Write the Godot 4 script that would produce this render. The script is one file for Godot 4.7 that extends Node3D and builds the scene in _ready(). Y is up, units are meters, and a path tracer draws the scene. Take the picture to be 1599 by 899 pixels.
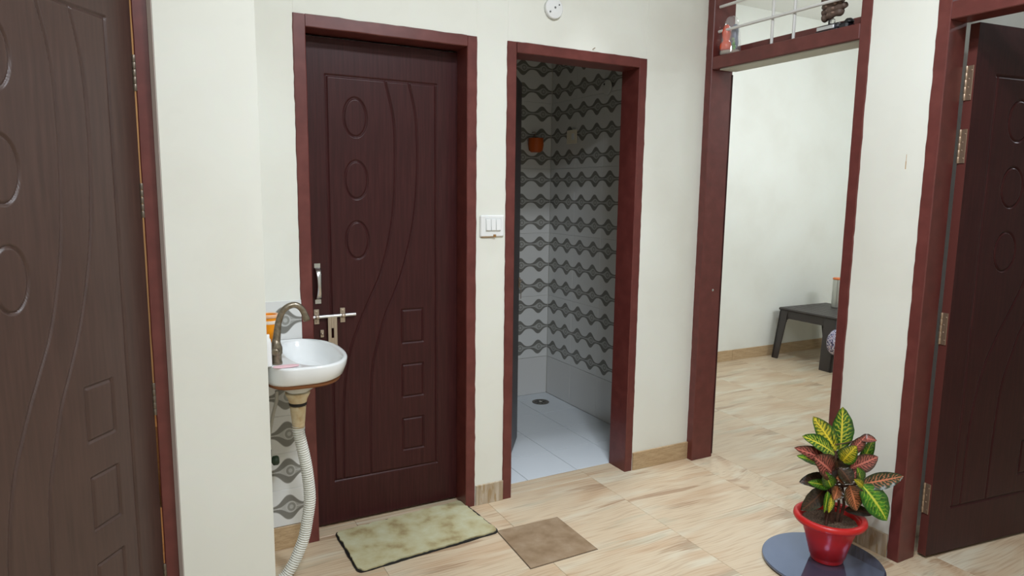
extends Node3D
# World: back wall face z = 0 (x to the right), right wall face x = XB, floor y = 0, metres.
const XB := 2.059
const CEIL := 3.0
var M := {}
var used := {}
var rng := RandomNumberGenerator.new()

# ------------------------------------------------------------------ mesh helpers
func new_st() -> SurfaceTool:
	var st := SurfaceTool.new()
	st.begin(Mesh.PRIMITIVE_TRIANGLES)
	return st

func tri(st: SurfaceTool, a: Vector3, b: Vector3, c: Vector3, n: Vector3, ua := Vector2.ZERO, ub := Vector2.ZERO, uc := Vector2.ZERO) -> void:
	st.set_smooth_group(-1)
	if (b - a).cross(c - a).dot(n) > 0.0:
		var t := b; b = c; c = t
		var tu := ub; ub = uc; uc = tu
	st.set_normal(n); st.set_uv(ua); st.add_vertex(a)
	st.set_normal(n); st.set_uv(ub); st.add_vertex(b)
	st.set_normal(n); st.set_uv(uc); st.add_vertex(c)

func quad(st: SurfaceTool, a: Vector3, b: Vector3, c: Vector3, d: Vector3, out: Vector3) -> void:
	var n := (c - a).cross(d - b).normalized()
	if n.dot(out) < 0.0: n = -n
	tri(st, a, b, c, n); tri(st, a, c, d, n)

# chamfered box
func cbox(st: SurfaceTool, c: Vector3, s: Vector3, b := 0.002, bs := Basis()) -> void:
	var h := s * 0.5
	b = minf(b, minf(h.x, minf(h.y, h.z)) * 0.9)
	var P := func(sg: Vector3, ax: int) -> Vector3:
		var v := Vector3(sg.x * (h.x - b), sg.y * (h.y - b), sg.z * (h.z - b))
		v[ax] = sg[ax] * h[ax]
		return c + bs * v
	for ax in 3:
		var a1 := (ax + 1) % 3
		var a2 := (ax + 2) % 3
		for s0 in [-1.0, 1.0]:
			var q := []
			for k in [[-1.0, -1.0], [1.0, -1.0], [1.0, 1.0], [-1.0, 1.0]]:
				var g := Vector3.ZERO
				g[ax] = s0; g[a1] = k[0]; g[a2] = k[1]
				q.append(P.call(g, ax))
			var n := Vector3.ZERO
			n[ax] = s0
			quad(st, q[0], q[1], q[2], q[3], bs * n)
			for s1 in [-1.0, 1.0]:
				# edge between faces ax and a1, running along a2
				var g0 := Vector3.ZERO
				g0[ax] = s0; g0[a1] = s1; g0[a2] = -1.0
				var g1 := g0
				g1[a2] = 1.0
				var e := Vector3.ZERO
				e[ax] = s0; e[a1] = s1
				quad(st, P.call(g0, ax), P.call(g1, ax), P.call(g1, a1), P.call(g0, a1), bs * e)
	for sx in [-1.0, 1.0]:
		for sy in [-1.0, 1.0]:
			for sz in [-1.0, 1.0]:
				var g := Vector3(sx, sy, sz)
				tri(st, P.call(g, 0), P.call(g, 1), P.call(g, 2), (bs * g).normalized())

func cb(st: SurfaceTool, x0: float, x1: float, y0: float, y1: float, z0: float, z1: float, b := 0.002) -> void:
	cbox(st, Vector3((x0 + x1) / 2, (y0 + y1) / 2, (z0 + z1) / 2), Vector3(absf(x1 - x0), absf(y1 - y0), absf(z1 - z0)), b)

# smooth grid of rows of points; ref(p) side chosen by flip
func grid(st: SurfaceTool, rows: Array, wrap: bool, flip := false, uvs := true) -> void:
	var nr := rows.size()
	var nc: int = rows[0].size()
	var nn := []
	for i in nr:
		var r := PackedVector3Array()
		for j in nc:
			var i0: int = maxi(i - 1, 0)
			var i1: int = mini(i + 1, nr - 1)
			var j0: int = (j - 1 + nc) % nc if wrap else maxi(j - 1, 0)
			var j1: int = (j + 1) % nc if wrap else mini(j + 1, nc - 1)
			var du: Vector3 = rows[i1][j] - rows[i0][j]
			var dv: Vector3 = rows[i][j1] - rows[i][j0]
			if dv.length() < 1e-7:
				var k: int = i + 1 if i == 0 else i - 1
				dv = rows[k][j1] - rows[k][j0]
			var n := du.cross(dv).normalized()
			r.append(-n if flip else n)
		nn.append(r)
	var last := nc if wrap else nc - 1
	for i in nr - 1:
		for j in last:
			var j2 := (j + 1) % nc
			var q := [[i, j], [i + 1, j], [i + 1, j2], [i, j2]]
			for t in [[0, 1, 2], [0, 2, 3]]:
				var a: Vector3 = rows[q[t[0]][0]][q[t[0]][1]]
				var b: Vector3 = rows[q[t[1]][0]][q[t[1]][1]]
				var c: Vector3 = rows[q[t[2]][0]][q[t[2]][1]]
				if (b - a).cross(c - a).length() < 1e-12: continue
				var m: Vector3 = nn[q[t[0]][0]][q[t[0]][1]] + nn[q[t[1]][0]][q[t[1]][1]] + nn[q[t[2]][0]][q[t[2]][1]]
				var ord: Array = [t[0], t[1], t[2]]
				if (b - a).cross(c - a).dot(m) > 0.0: ord = [t[0], t[2], t[1]]
				for o in ord:
					var ii: int = q[o][0]
					var jj: int = q[o][1]
					st.set_normal(nn[ii][jj])
					var ju: float = float(jj) / (nc - 1)
					if wrap and jj == 0 and j2 == 0: ju = float(nc) / (nc - 1)
					st.set_uv(Vector2(ju, float(ii) / (nr - 1)))
					st.add_vertex(rows[ii][jj])

# profile: [radius, height] pairs from bottom outside upwards
func lathe(st: SurfaceTool, c: Vector3, prof: Array, segs := 32, bs := Basis()) -> void:
	var rows := []
	for p in prof:
		var r := PackedVector3Array()
		for k in segs:
			var a := TAU * k / segs
			r.append(c + bs * Vector3(p[0] * cos(a), p[1], p[0] * sin(a)))
		rows.append(r)
	grid(st, rows, true, false)

func tube(st: SurfaceTool, pts: Array, rad, segs := 10, caps := true) -> void:
	var rows := []
	var up := Vector3(0.13, 0.97, 0.21).normalized()
	var n := pts.size()
	var t0: Vector3 = (pts[1] - pts[0]).normalized()
	var sd := t0.cross(up)
	if sd.length() < 0.05: sd = t0.cross(Vector3.RIGHT)
	sd = sd.normalized()
	for i in n:
		var t: Vector3 = (pts[mini(i + 1, n - 1)] - pts[maxi(i - 1, 0)]).normalized()
		sd = (sd - t * sd.dot(t)).normalized()
		var ot := t.cross(sd)
		var rr: float = rad[i] if rad is Array else rad
		var row := PackedVector3Array()
		for k in segs:
			var a := TAU * k / segs
			row.append(pts[i] + sd * cos(a) * rr + ot * sin(a) * rr)
		if i == 0 and caps: rows.append(_point_row(pts[0], segs))
		if i == 0 and caps: rows.append(row)
		if not (i == 0 and caps): rows.append(row)
	if caps: rows.append(_point_row(pts[n - 1], segs))
	grid(st, rows, true, true)

func _point_row(p: Vector3, segs: int) -> PackedVector3Array:
	var r := PackedVector3Array()
	for k in segs: r.append(p)
	return r

# extrude a polygon given as 3D points in a plane, along vector d
func prism(st: SurfaceTool, poly: PackedVector2Array, o: Vector3, ux: Vector3, uy: Vector3, d: Vector3) -> void:
	var idx := Geometry2D.triangulate_polygon(poly)
	var n := d.normalized()
	var P := func(i: int) -> Vector3: return o + ux * poly[i].x + uy * poly[i].y
	for k in range(0, idx.size(), 3):
		tri(st, P.call(idx[k]) + d, P.call(idx[k + 1]) + d, P.call(idx[k + 2]) + d, n)
		tri(st, P.call(idx[k]), P.call(idx[k + 1]), P.call(idx[k + 2]), -n)
	var area := 0.0
	for i in poly.size():
		area += poly[i].cross(poly[(i + 1) % poly.size()])
	for i in poly.size():
		var j := (i + 1) % poly.size()
		var e := poly[j] - poly[i]
		var nn2 := Vector2(e.y, -e.x) * signf(area)
		quad(st, P.call(i), P.call(j), P.call(j) + d, P.call(i) + d, ux * nn2.x + uy * nn2.y)

# ------------------------------------------------------------------ nodes
func numbered(called: String) -> String:
	if not used.has(called):
		used[called] = 0
		return called
	used[called] += 1
	return "%s_%03d" % [called, used[called]]

func tag(o: Node, label: String, category: String, kind := "", group := "") -> void:
	o.set_meta("label", label)
	o.set_meta("category", category)
	if kind: o.set_meta("kind", kind)
	if group: o.set_meta("group", group)

func thing(called: String, at: Vector3, label: String, category: String, kind := "", group := "") -> Node3D:
	var o := Node3D.new()
	o.name = numbered(called)
	add_child(o)
	o.position = at
	tag(o, label, category, kind, group)
	return o

# part in world coordinates: shifted back by its thing's place
func obj(called: String, st: SurfaceTool, m: Material, parent: Node3D = null) -> MeshInstance3D:
	var o := MeshInstance3D.new()
	o.mesh = st.commit()
	o.material_override = m
	o.cast_shadow = GeometryInstance3D.SHADOW_CASTING_SETTING_ON
	if parent == null:
		o.name = numbered(called)
		add_child(o)
	else:
		o.name = called
		parent.add_child(o, true)
		if parent.get_parent() == self and not (parent is MeshInstance3D):
			o.position = -parent.position
	return o

func inst(called: String, mesh: Mesh, m: Material, parent: Node3D, xf: Transform3D) -> MeshInstance3D:
	var o := MeshInstance3D.new()
	o.mesh = mesh
	if m: o.material_override = m
	o.name = called
	parent.add_child(o, true)
	o.transform = xf
	return o

# ------------------------------------------------------------------ materials
func col(r: float, g: float, b: float) -> Color:
	return Color(r / 255.0, g / 255.0, b / 255.0)

func mat(c: Color, rough := 0.6, metal := 0.0) -> StandardMaterial3D:
	var m := StandardMaterial3D.new()
	m.albedo_color = c
	m.roughness = rough
	m.metallic = metal
	return m

func noise_tex(size: int, freq: float, seed_: int, ramp: Array, oct := 4) -> NoiseTexture2D:
	var n := FastNoiseLite.new()
	n.noise_type = FastNoiseLite.TYPE_SIMPLEX_SMOOTH
	n.seed = seed_
	n.frequency = freq
	n.fractal_octaves = oct
	var t := NoiseTexture2D.new()
	t.width = size; t.height = size
	t.seamless = true
	t.noise = n
	var g := Gradient.new()
	var off := PackedFloat32Array()
	var cs := PackedColorArray()
	for k in ramp:
		off.append(k[0]); cs.append(k[1])
	g.offsets = off; g.colors = cs
	t.color_ramp = g
	return t

func tri_mat(tex: Texture2D, scale: Vector3, rough := 0.6) -> StandardMaterial3D:
	var m := mat(Color.WHITE, rough)
	m.albedo_texture = tex
	m.uv1_triplanar = true
	m.uv1_world_triplanar = true
	m.uv1_scale = scale
	return m

func img_mat(im: Image, rough := 0.5) -> StandardMaterial3D:
	im.generate_mipmaps()
	var m := mat(Color.WHITE, rough)
	m.albedo_texture = ImageTexture.create_from_image(im)
	return m

func fbm(seed_: int, freq: float, oct := 3) -> FastNoiseLite:
	var n := FastNoiseLite.new()
	n.noise_type = FastNoiseLite.TYPE_SIMPLEX_SMOOTH
	n.seed = seed_
	n.frequency = freq
	n.fractal_octaves = oct
	return n

func mk_image(w: int, h: int, f: Callable) -> Image:
	var d := PackedByteArray()
	d.resize(w * h * 3)
	var k := 0
	for y in h:
		for x in w:
			var c: Color = f.call((x + 0.5) / w, (y + 0.5) / h)
			d[k] = int(clampf(c.r, 0, 1) * 255.0)
			d[k + 1] = int(clampf(c.g, 0, 1) * 255.0)
			d[k + 2] = int(clampf(c.b, 0, 1) * 255.0)
			k += 3
	return Image.create_from_data(w, h, false, Image.FORMAT_RGB8, d)

func plank_image(seed_: int) -> Image:
	var n1 := fbm(seed_, 1.0, 3)
	var n2 := fbm(seed_ + 11, 1.0, 2)
	var n3 := fbm(seed_ + 23, 1.0, 1)
	var n4 := fbm(seed_ + 31, 1.0, 2)
	var base := col(207, 187, 158)
	var pale := col(213, 203, 180)
	var tan_ := col(197, 168, 136)
	var brown := col(158, 126, 98)
	var grey := col(182, 174, 150)
	return mk_image(512, 512, func(u: float, v: float) -> Color:
		var wv := v + 0.03 * n4.get_noise_2d(u * 1.1, v * 1.5)
		var c := base.lerp(pale, smoothstep(-0.1, 0.5, n1.get_noise_2d(u * 0.7, wv * 3.2)))
		c = c.lerp(tan_, 0.7 * smoothstep(0.0, 0.55, n2.get_noise_2d(u * 0.8 + 7.0, wv * 4.0)))
		var s := n3.get_noise_2d(u * 0.6 + 3.0, wv * 6.0)
		var rag := 0.24 * n2.get_noise_2d(u * 3.0 + 50.0, wv * 40.0)
		c = c.lerp(brown, 0.66 * smoothstep(0.44, 0.74, s + rag))
		c = c.lerp(grey, 0.5 * smoothstep(0.5, 0.85, n3.get_noise_2d(u * 1.1 + 40.0, wv * 6.0) + rag))
		var fine := n2.get_noise_2d(u * 2.2, wv * 60.0)
		c = c.lerp(brown, 0.30 * smoothstep(0.1, 0.6, fine))
		c = c.lerp(pale, 0.30 * smoothstep(0.1, 0.6, -fine))
		return c)

func motif(u: float, v: float) -> float:
	# u, v in -0.5..0.5 of one motif cell; returns grey print strength 0 (white) .. 1
	var h := 0.065 + 0.275 * exp(-pow(absf(u) / 0.245, 2.3))
	var e := smoothstep(h + 0.02, h - 0.02, absf(v))
	var lin := 1.0
	var wedge := 0.015 + 0.15 * exp(-pow((u - 0.05) / 0.2, 2.0))
	if absf(v) < wedge: lin = 0.45 if u < 0.02 else 0.62
	var d := Vector2((u - 0.06), v * 0.95).length()
	if d < 0.145: lin = 0.35
	if d < 0.115: lin = 0.8
	if d < 0.055: lin = 0.45
	if absf(v) < 0.018 and absf(u) > 0.2: lin = 0.35
	return e * lin

# ------------------------------------------------------------------ door leaves
const ARC_IN := [[1.902, 0.342], [1.755, 0.375], [1.61, 0.382], [1.45, 0.377], [1.31, 0.363], [1.19, 0.338], [1.09, 0.308], [1.02, 0.276], [0.945, 0.24], [0.87, 0.208], [0.79, 0.178], [0.69, 0.156], [0.57, 0.142], [0.4, 0.136], [0.203, 0.134]]
const ARC_OUT := [[1.902, 0.445], [1.77, 0.474], [1.61, 0.482], [1.45, 0.476], [1.30, 0.458], [1.17, 0.428], [1.075, 0.398], [0.99, 0.363], [0.905, 0.326], [0.81, 0.298], [0.73, 0.276], [0.65, 0.265], [0.57, 0.261], [0.47, 0.257], [0.203, 0.255]]

func arc_at(a: Array, y: float) -> float:
	for i in a.size() - 1:
		if y <= a[i][0] and y >= a[i + 1][0]:
			# Catmull-Rom
			var p1: float = a[i][1]
			var p2: float = a[i + 1][1]
			var y1: float = a[i][0]
			var y2: float = a[i + 1][0]
			var m1: float = (a[i + 1][1] - a[maxi(i - 1, 0)][1]) / (a[i + 1][0] - a[maxi(i - 1, 0)][0])
			var m2: float = (a[mini(i + 2, a.size() - 1)][1] - p1) / (a[mini(i + 2, a.size() - 1)][0] - y1)
			var t := (y - y1) / (y2 - y1)
			var h := y2 - y1
			return (2 * t * t * t - 3 * t * t + 1) * p1 + (t * t * t - 2 * t * t + t) * h * m1 + (-2 * t * t * t + 3 * t * t) * p2 + (t * t * t - t * t) * h * m2
	return -9.0

func make_leaf(w: float, h: float, th: float, y0: float, face: Material, edge: Material) -> ArrayMesh:
	# local: x 0..w, y 0..h (y0 = height of its bottom above the floor), front face z = 0
	var xs := w / 0.667
	var nx := int(w / 0.0032)
	var ny := int(h / 0.0033)
	var hw := 0.0054
	var dp := 0.0058
	var H := PackedFloat32Array()
	H.resize((nx + 1) * (ny + 1))
	var G := func(d: float) -> float:
		d = absf(d)
		if d > hw: return 0.0
		var t := 1.0 - d / hw
		return dp * t * t * (3.0 - 2.0 * t)
	for j in ny + 1:
		var y := y0 + h * j / ny
		var ai := arc_at(ARC_IN, y)
		var ao := arc_at(ARC_OUT, y)
		var si := (arc_at(ARC_IN, y - 0.004) - arc_at(ARC_IN, y + 0.004)) / 0.008 if y < 1.89 and y > 0.21 else 0.0
		var so := (arc_at(ARC_OUT, y - 0.004) - arc_at(ARC_OUT, y + 0.004)) / 0.008 if y < 1.89 and y > 0.21 else 0.0
		var ki := xs / sqrt(1.0 + si * si * xs * xs)
		var ko := xs / sqrt(1.0 + so * so * xs * xs)
		for i in nx + 1:
			var X := w * i / nx
			var x := X / xs
			var g := 0.0
			if y > 0.198 and y < 1.907:
				if x > 0.09 and x < 0.572:
					g = maxf(g, G.call(y - 1.902)); g = maxf(g, G.call(y - 0.203))
				g = maxf(g, G.call((x - 0.097) * xs)); g = maxf(g, G.call((x - 0.566) * xs))
				g = maxf(g, G.call((x - ai) * ki)); g = maxf(g, G.call((x - ao) * ko))
			if x > 0.14 and x < 0.29 and y > 1.13 and y < 1.86:
				for cy in [1.744, 1.4915, 1.242]:
					if absf(y - cy) < 0.1:
						var ex: float = (x - 0.213) / 0.047
						var ey: float = (y - cy) / 0.077
						var r := sqrt(ex * ex + ey * ey)
						if r > 0.3:
							var gl := sqrt(pow(ex / (0.047 * xs), 2) + pow(ey / 0.077, 2)) / r
							g = maxf(g, G.call((r - 1.0) / gl))
			if x > 0.39 and x < 0.52 and y < 0.95 and y > 0.27:
				for rr in [[0.784, 0.93], [0.537, 0.682], [0.29, 0.433]]:
					if y > rr[0] - 0.01 and y < rr[1] + 0.01:
						var dx := absf(x - 0.454) - 0.048
						var dy: float = absf(y - (rr[0] + rr[1]) / 2) - (rr[1] - rr[0]) / 2
						g = maxf(g, G.call(maxf(dx * xs, dy)))
			H[j * (nx + 1) + i] = -g
	var V := PackedVector3Array()
	var N := PackedVector3Array()
	var U := PackedVector2Array()
	var I := PackedInt32Array()
	var ddx := w / nx
	var ddy := h / ny
	for j in ny + 1:
		for i in nx + 1:
			V.append(Vector3(w * i / nx, h * j / ny, H[j * (nx + 1) + i]))
			var gx := (H[j * (nx + 1) + mini(i + 1, nx)] - H[j * (nx + 1) + maxi(i - 1, 0)]) / (2 * ddx)
			var gy := (H[mini(j + 1, ny) * (nx + 1) + i] - H[maxi(j - 1, 0) * (nx + 1) + i]) / (2 * ddy)
			N.append(Vector3(-gx, -gy, 1.0).normalized())
			U.append(Vector2(w * i / nx, h * j / ny))
	for j in ny:
		for i in nx:
			var a := j * (nx + 1) + i
			var b := a + 1
			var c := a + nx + 1
			var d := c + 1
			I.append_array(PackedInt32Array([a, c, b, b, c, d]))
	var arr := []
	arr.resize(Mesh.ARRAY_MAX)
	arr[Mesh.ARRAY_VERTEX] = V
	arr[Mesh.ARRAY_NORMAL] = N
	arr[Mesh.ARRAY_TEX_UV] = U
	arr[Mesh.ARRAY_INDEX] = I
	var mesh := ArrayMesh.new()
	mesh.add_surface_from_arrays(Mesh.PRIMITIVE_TRIANGLES, arr)
	mesh.surface_set_material(0, face)
	var st := new_st()
	var A := [Vector3(0, 0, 0), Vector3(w, 0, 0), Vector3(w, h, 0), Vector3(0, h, 0)]
	var zb := Vector3(0, 0, -th)
	for k in 4:
		var p: Vector3 = A[k]
		var q: Vector3 = A[(k + 1) % 4]
		quad(st, p, q, q + zb, p + zb, (p + q) / 2 - Vector3(w / 2, h / 2, 0))
	quad(st, A[0] + zb, A[1] + zb, A[2] + zb, A[3] + zb, Vector3(0, 0, -1))
	st.commit(mesh)
	mesh.surface_set_material(1, edge)
	return mesh

# frame bar with a slightly wavy painted outer edge. a->b: run of the inner front arris; outd: towards the wall; fwd: out of the wall
func frame_bar(st: SurfaceTool, a: Vector3, b: Vector3, outd: Vector3, fwd: Vector3, width: float, depth: float, seed_: int, proud := 0.005) -> void:
	var n := fbm(seed_, 1.0, 3)
	var L := a.distance_to(b)
	var segs := maxi(4, int(L / 0.025))
	var prev := []
	var ch := 0.003
	for i in segs + 1:
		var t := float(i) / segs
		var p := a.lerp(b, t)
		var wob := 0.0025 + 0.0026 * n.get_noise_1d(t * L * 11.0) + 0.0012 * n.get_noise_1d(300.0 + t * L * 37.0)
		if i == 0 or i == segs: wob = 0.002
		var iw := 0.0012 * n.get_noise_1d(50.0 + t * L * 5.0)
		var cur := [p + fwd * (proud - ch) + outd * iw, p + fwd * proud + outd * (ch + iw), p + fwd * proud + outd * (width + wob - 0.003), p + fwd * (proud - 0.004) + outd * (width + wob), p + fwd * -0.001 + outd * (width + wob), p + outd * (width - 0.0005) - fwd * 0.001, p + outd * (width - 0.0005) - fwd * depth, p - fwd * depth + outd * iw]
		if i > 0:
			for k in 8:
				var k2 := (k + 1) % 8
				var mid: Vector3 = p + outd * width * 0.5 - fwd * depth * 0.5
				var o: Vector3 = (cur[k] + cur[k2]) / 2 - mid
				if k == 0: o = fwd - outd
				if k == 1: o = fwd
				if k == 2: o = fwd + outd
				if k == 3: o = outd
				if k == 4: o = -fwd
				if k == 5: o = outd
				if k == 6: o = -fwd
				if k == 7: o = -outd
				quad(st, prev[k], cur[k], cur[k2], prev[k2], o)
		if i == 0 or i == segs:
			var dir := (a - b).normalized() if i == 0 else (b - a).normalized()
			quad(st, cur[0] - fwd * 0.0, cur[2], cur[6], cur[7], dir)
		prev = cur

func hinge_mesh(hh := 0.1, plate := true) -> ArrayMesh:
	# knuckle along y at origin (centre), plate to +x
	var st := new_st()
	for k in 5:
		var y0 := -hh / 2 + hh * k / 5 + 0.0006
		var y1 := -hh / 2 + hh * (k + 1) / 5 - 0.0006
		lathe(st, Vector3.ZERO, [[0.0, y0], [0.0055, y0], [0.0055, y1], [0.0, y1]], 12)
	if not plate: return st.commit()
	cbox(st, Vector3(0.015, 0, 0), Vector3(0.022, hh, 0.0025), 0.0006)
	for y in [-0.36, -0.12, 0.12, 0.36]:
		lathe(st, Vector3(0.015 + 0.004 * signf(y * y - 0.05), hh * y, 0.0012), [[0.0036, 0.0], [0.003, 0.001], [0.0, 0.0012]], 8, Basis(Vector3(1, 0, 0), Vector3(0, 0, 1), Vector3(0, -1, 0)))
	return st.commit()

# handle, sliding bolt and hasp as on the closed door, local leaf coordinates (y above leaf bottom)
func leaf_hardware(leaf: Node3D, y0: float, by0 := 0.928, xe := 0.196) -> void:
	var st := new_st()
	# handle
	var hx := 0.043
	var yb := 0.992 - y0
	for yy in [yb, yb + 0.148]:
		cbox(st, Vector3(hx, yy, 0.0015), Vector3(0.026, 0.02, 0.003), 0.001)
	var rows := []
	for i in 17:
		var t := i / 16.0
		var y := yb + 0.008 + 0.132 * t
		var z := 0.004 + 0.03 * pow(sin(PI * clampf(t, 0, 1)), 0.45)
		var hw := 0.0085 + 0.005 * pow(absf(2.0 * t - 1.0), 2.0)
		var row := PackedVector3Array()
		for k in 8:
			var a := TAU * k / 8
			row.append(Vector3(hx + hw * cos(a), y, z + 0.003 * sin(a)))
		rows.append(row)
	grid(st, rows, true, false)
	obj("handle", st, M.chrome, leaf)
	# bolt with two brackets
	var by := by0 - y0
	var b := new_st()
	tube(b, [Vector3(0.012, by, 0.012), Vector3(xe, by + 0.002, 0.012)], 0.0065, 12)
	var bolt := obj("bolt", b, M.chrome_bright, leaf)
	for x in [0.035, xe - 0.053]:
		var k := new_st()
		cbox(k, Vector3(x, by, 0.0015), Vector3(0.021, 0.062, 0.003), 0.001)
		tube(k, [Vector3(x - 0.008, by, 0.012), Vector3(x + 0.008, by, 0.012)], 0.0095, 12)
		for s in [-1, 1]:
			lathe(k, Vector3(x, by + s * 0.02, 0.003), [[0.005, 0.0], [0.004, 0.0014], [0.0, 0.0018]], 10, Basis(Vector3(1, 0, 0), Vector3(0, 0, 1), Vector3(0, -1, 0)))
		obj("bracket", k, M.steel_warm, leaf)
	# hasp hanging from the bolt, with a slot
	var hp := new_st()
	var x0 := 0.078
	var x1 := 0.116
	var y1 := by + 0.004
	var y2 := by - 0.125
	for q in [[x0, x0 + 0.014, y2, y1], [x1 - 0.014, x1, y2, y1], [x0 + 0.014, x1 - 0.014, by - 0.05, y1], [x0 + 0.014, x1 - 0.014, y2, by - 0.092]]:
		cbox(hp, Vector3((q[0] + q[1]) / 2, (q[2] + q[3]) / 2, 0.014), Vector3(q[1] - q[0], q[3] - q[2], 0.003), 0.0006)
	obj("hasp", hp, M.steel_warm, leaf)
	var sp := new_st()
	cbox(sp, Vector3(0.055, by - 0.072, 0.004), Vector3(0.016, 0.032, 0.008), 0.002)
	lathe(sp, Vector3(0.055, by - 0.072, 0.008), [[0.006, 0.0], [0.005, 0.006], [0.0, 0.007]], 10, Basis(Vector3(1, 0, 0), Vector3(0, 0, 1), Vector3(0, -1, 0)))
	obj("staple", sp, M.steel_warm, leaf)

# ------------------------------------------------------------------ scene
func _ready() -> void:
	rng.seed = 7
	setup_view()
	materials()
	setting()
	doors()
	washbasin()
	bathroom()
	bedroom()
	transom_ornaments()
	hall_things()
	croton()

func setup_view() -> void:
	var cam := Camera3D.new()
	cam.name = "camera"
	add_child(cam)
	var yaw := deg_to_rad(28.2592)
	var pitch := deg_to_rad(7.9303)
	var roll := deg_to_rad(0.7456)
	var fw := Vector3(sin(yaw) * cos(pitch), -sin(pitch), -cos(yaw) * cos(pitch))
	var rt := Vector3(cos(yaw), 0, sin(yaw))
	var up := rt.cross(fw)
	var r2 := rt * cos(roll) + up * sin(roll)
	var u2 := -rt * sin(roll) + up * cos(roll)
	cam.transform = Transform3D(Basis(r2, u2, -fw), Vector3(-0.5202, 1.4446, 2.7202))
	cam.fov = rad_to_deg(2.0 * atan(449.5 / 1060.606))
	cam.near = 0.05
	cam.current = true
	var we := WorldEnvironment.new()
	we.name = "environment"
	var e := Environment.new()
	e.background_mode = Environment.BG_COLOR
	e.background_color = Color(0.02, 0.022, 0.025)
	e.tonemap_mode = Environment.TONE_MAPPER_LINEAR
	e.tonemap_exposure = 1.0
	e.sdfgi_enabled = true
	e.ssao_enabled = true
	e.ssil_enabled = true
	we.environment = e
	add_child(we)
	# lamps: round ceiling panels in the hall, battens in the other rooms, one recessed spot by the bathroom door
	var white := Color(0.94, 0.966, 1.0)
	ceiling_panel(Vector3(0.8, CEIL, 1.75), 0.32, 4.4, white, "round white ceiling light panel in the hall near the doors")
	ceiling_panel(Vector3(-0.1, CEIL, 2.8), 0.32, 4.3, white, "round white ceiling light panel in the hall above the viewer")
	batten(Vector3(4.6, 2.2, 0.975), Vector3(0, 0, -1), 1.1, 2.6, white, "white tube light on the partition wall of the room with the low table")
	ceiling_panel(Vector3(3.5, CEIL, -0.1), 0.32, 2.1, white, "round white ceiling light panel in the room with the low table")
	ceiling_panel(Vector3(4.7, CEIL, 1.9), 0.32, 2.0, white, "round white ceiling light panel in the room behind the right door")
	ceiling_panel(Vector3(-1.1, CEIL, -0.8), 0.25, 1.7, Color(1.0, 0.76, 0.55), "round warm ceiling light panel in the room behind the left door")
	downlight(Vector3(1.32, CEIL, 0.3), 3.0, white)

func ceiling_panel(p: Vector3, d: float, e: float, c: Color, label: String) -> void:
	var t := thing("ceiling_light", p, label, "ceiling light")
	var st := new_st()
	lathe(st, p, [[0.0, 0.0], [d / 2 + 0.015, 0.0], [d / 2 + 0.015, -0.02], [d / 2, -0.026], [d / 2, -0.02], [0.0, -0.02]], 40)
	obj("rim", st, mat(col(240, 240, 238), 0.4), t)
	var s2 := new_st()
	lathe(s2, p, [[0.0, -0.0205], [d / 2 - 0.002, -0.0205], [d / 2 - 0.002, -0.0225], [0.0, -0.0235]], 40)
	var m := mat(Color.WHITE, 0.5)
	m.emission_enabled = true
	m.emission = c
	m.emission_energy_multiplier = 2.0
	obj("diffuser_lamp", s2, m, t)
	var l := AreaLight3D.new()
	l.name = "light"
	l.area_size = Vector2(d * 0.86, d * 0.86)
	l.light_color = c
	l.light_energy = e
	l.shadow_enabled = true
	l.area_range = 12.0
	t.add_child(l)
	l.position = Vector3(0, -0.03, 0)
	l.rotation = Vector3(-PI / 2, 0, 0)

func batten(p: Vector3, face: Vector3, length: float, e: float, c: Color, label: String) -> void:
	var t := thing("tube_light", p, label, "tube light")
	var st := new_st()
	cbox(st, p + face * 0.02, Vector3(length + 0.04, 0.05, 0.04), 0.004)
	obj("housing", st, mat(col(235, 235, 232), 0.4), t)
	var s2 := new_st()
	tube(s2, [p + face * 0.045 + Vector3(-length / 2, 0, 0), p + face * 0.045 + Vector3(length / 2, 0, 0)], 0.014, 14)
	var m := mat(Color.WHITE, 0.5)
	m.emission_enabled = true
	m.emission = c
	m.emission_energy_multiplier = 2.0
	obj("tube_lamp", s2, m, t)
	var l := AreaLight3D.new()
	l.name = "light"
	l.area_size = Vector2(length, 0.03)
	l.light_color = c
	l.light_energy = e
	l.shadow_enabled = true
	l.area_range = 12.0
	t.add_child(l)
	l.position = face * 0.064
	l.look_at_from_position(p + face * 0.064, p + face)

func downlight(p: Vector3, e: float, c: Color) -> void:
	var t := thing("recessed_spotlight", p, "small recessed ceiling spotlight above the open bathroom door", "spotlight")
	var st := new_st()
	lathe(st, p, [[0.035, 0.0], [0.05, 0.0], [0.05, -0.006], [0.035, -0.004], [0.035, 0.0]], 28)
	obj("rim", st, mat(col(235, 235, 232), 0.4), t)
	var s2 := new_st()
	lathe(s2, p, [[0.0, -0.001], [0.034, -0.001], [0.034, -0.003], [0.0, -0.003]], 24)
	var m := mat(Color.WHITE, 0.5)
	m.emission_enabled = true
	m.emission = c
	m.emission_energy_multiplier = 2.0
	obj("lens_lamp", s2, m, t)
	var l := SpotLight3D.new()
	l.name = "light"
	l.light_color = c
	l.light_energy = e
	l.spot_angle = 22.0
	l.spot_angle_attenuation = 1.4
	l.spot_range = 8.0
	l.light_size = 0.034
	l.shadow_enabled = true
	t.add_child(l)
	l.position = Vector3(0, -0.012, 0)
	l.rotation = Vector3(-PI / 2, 0, 0)

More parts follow.
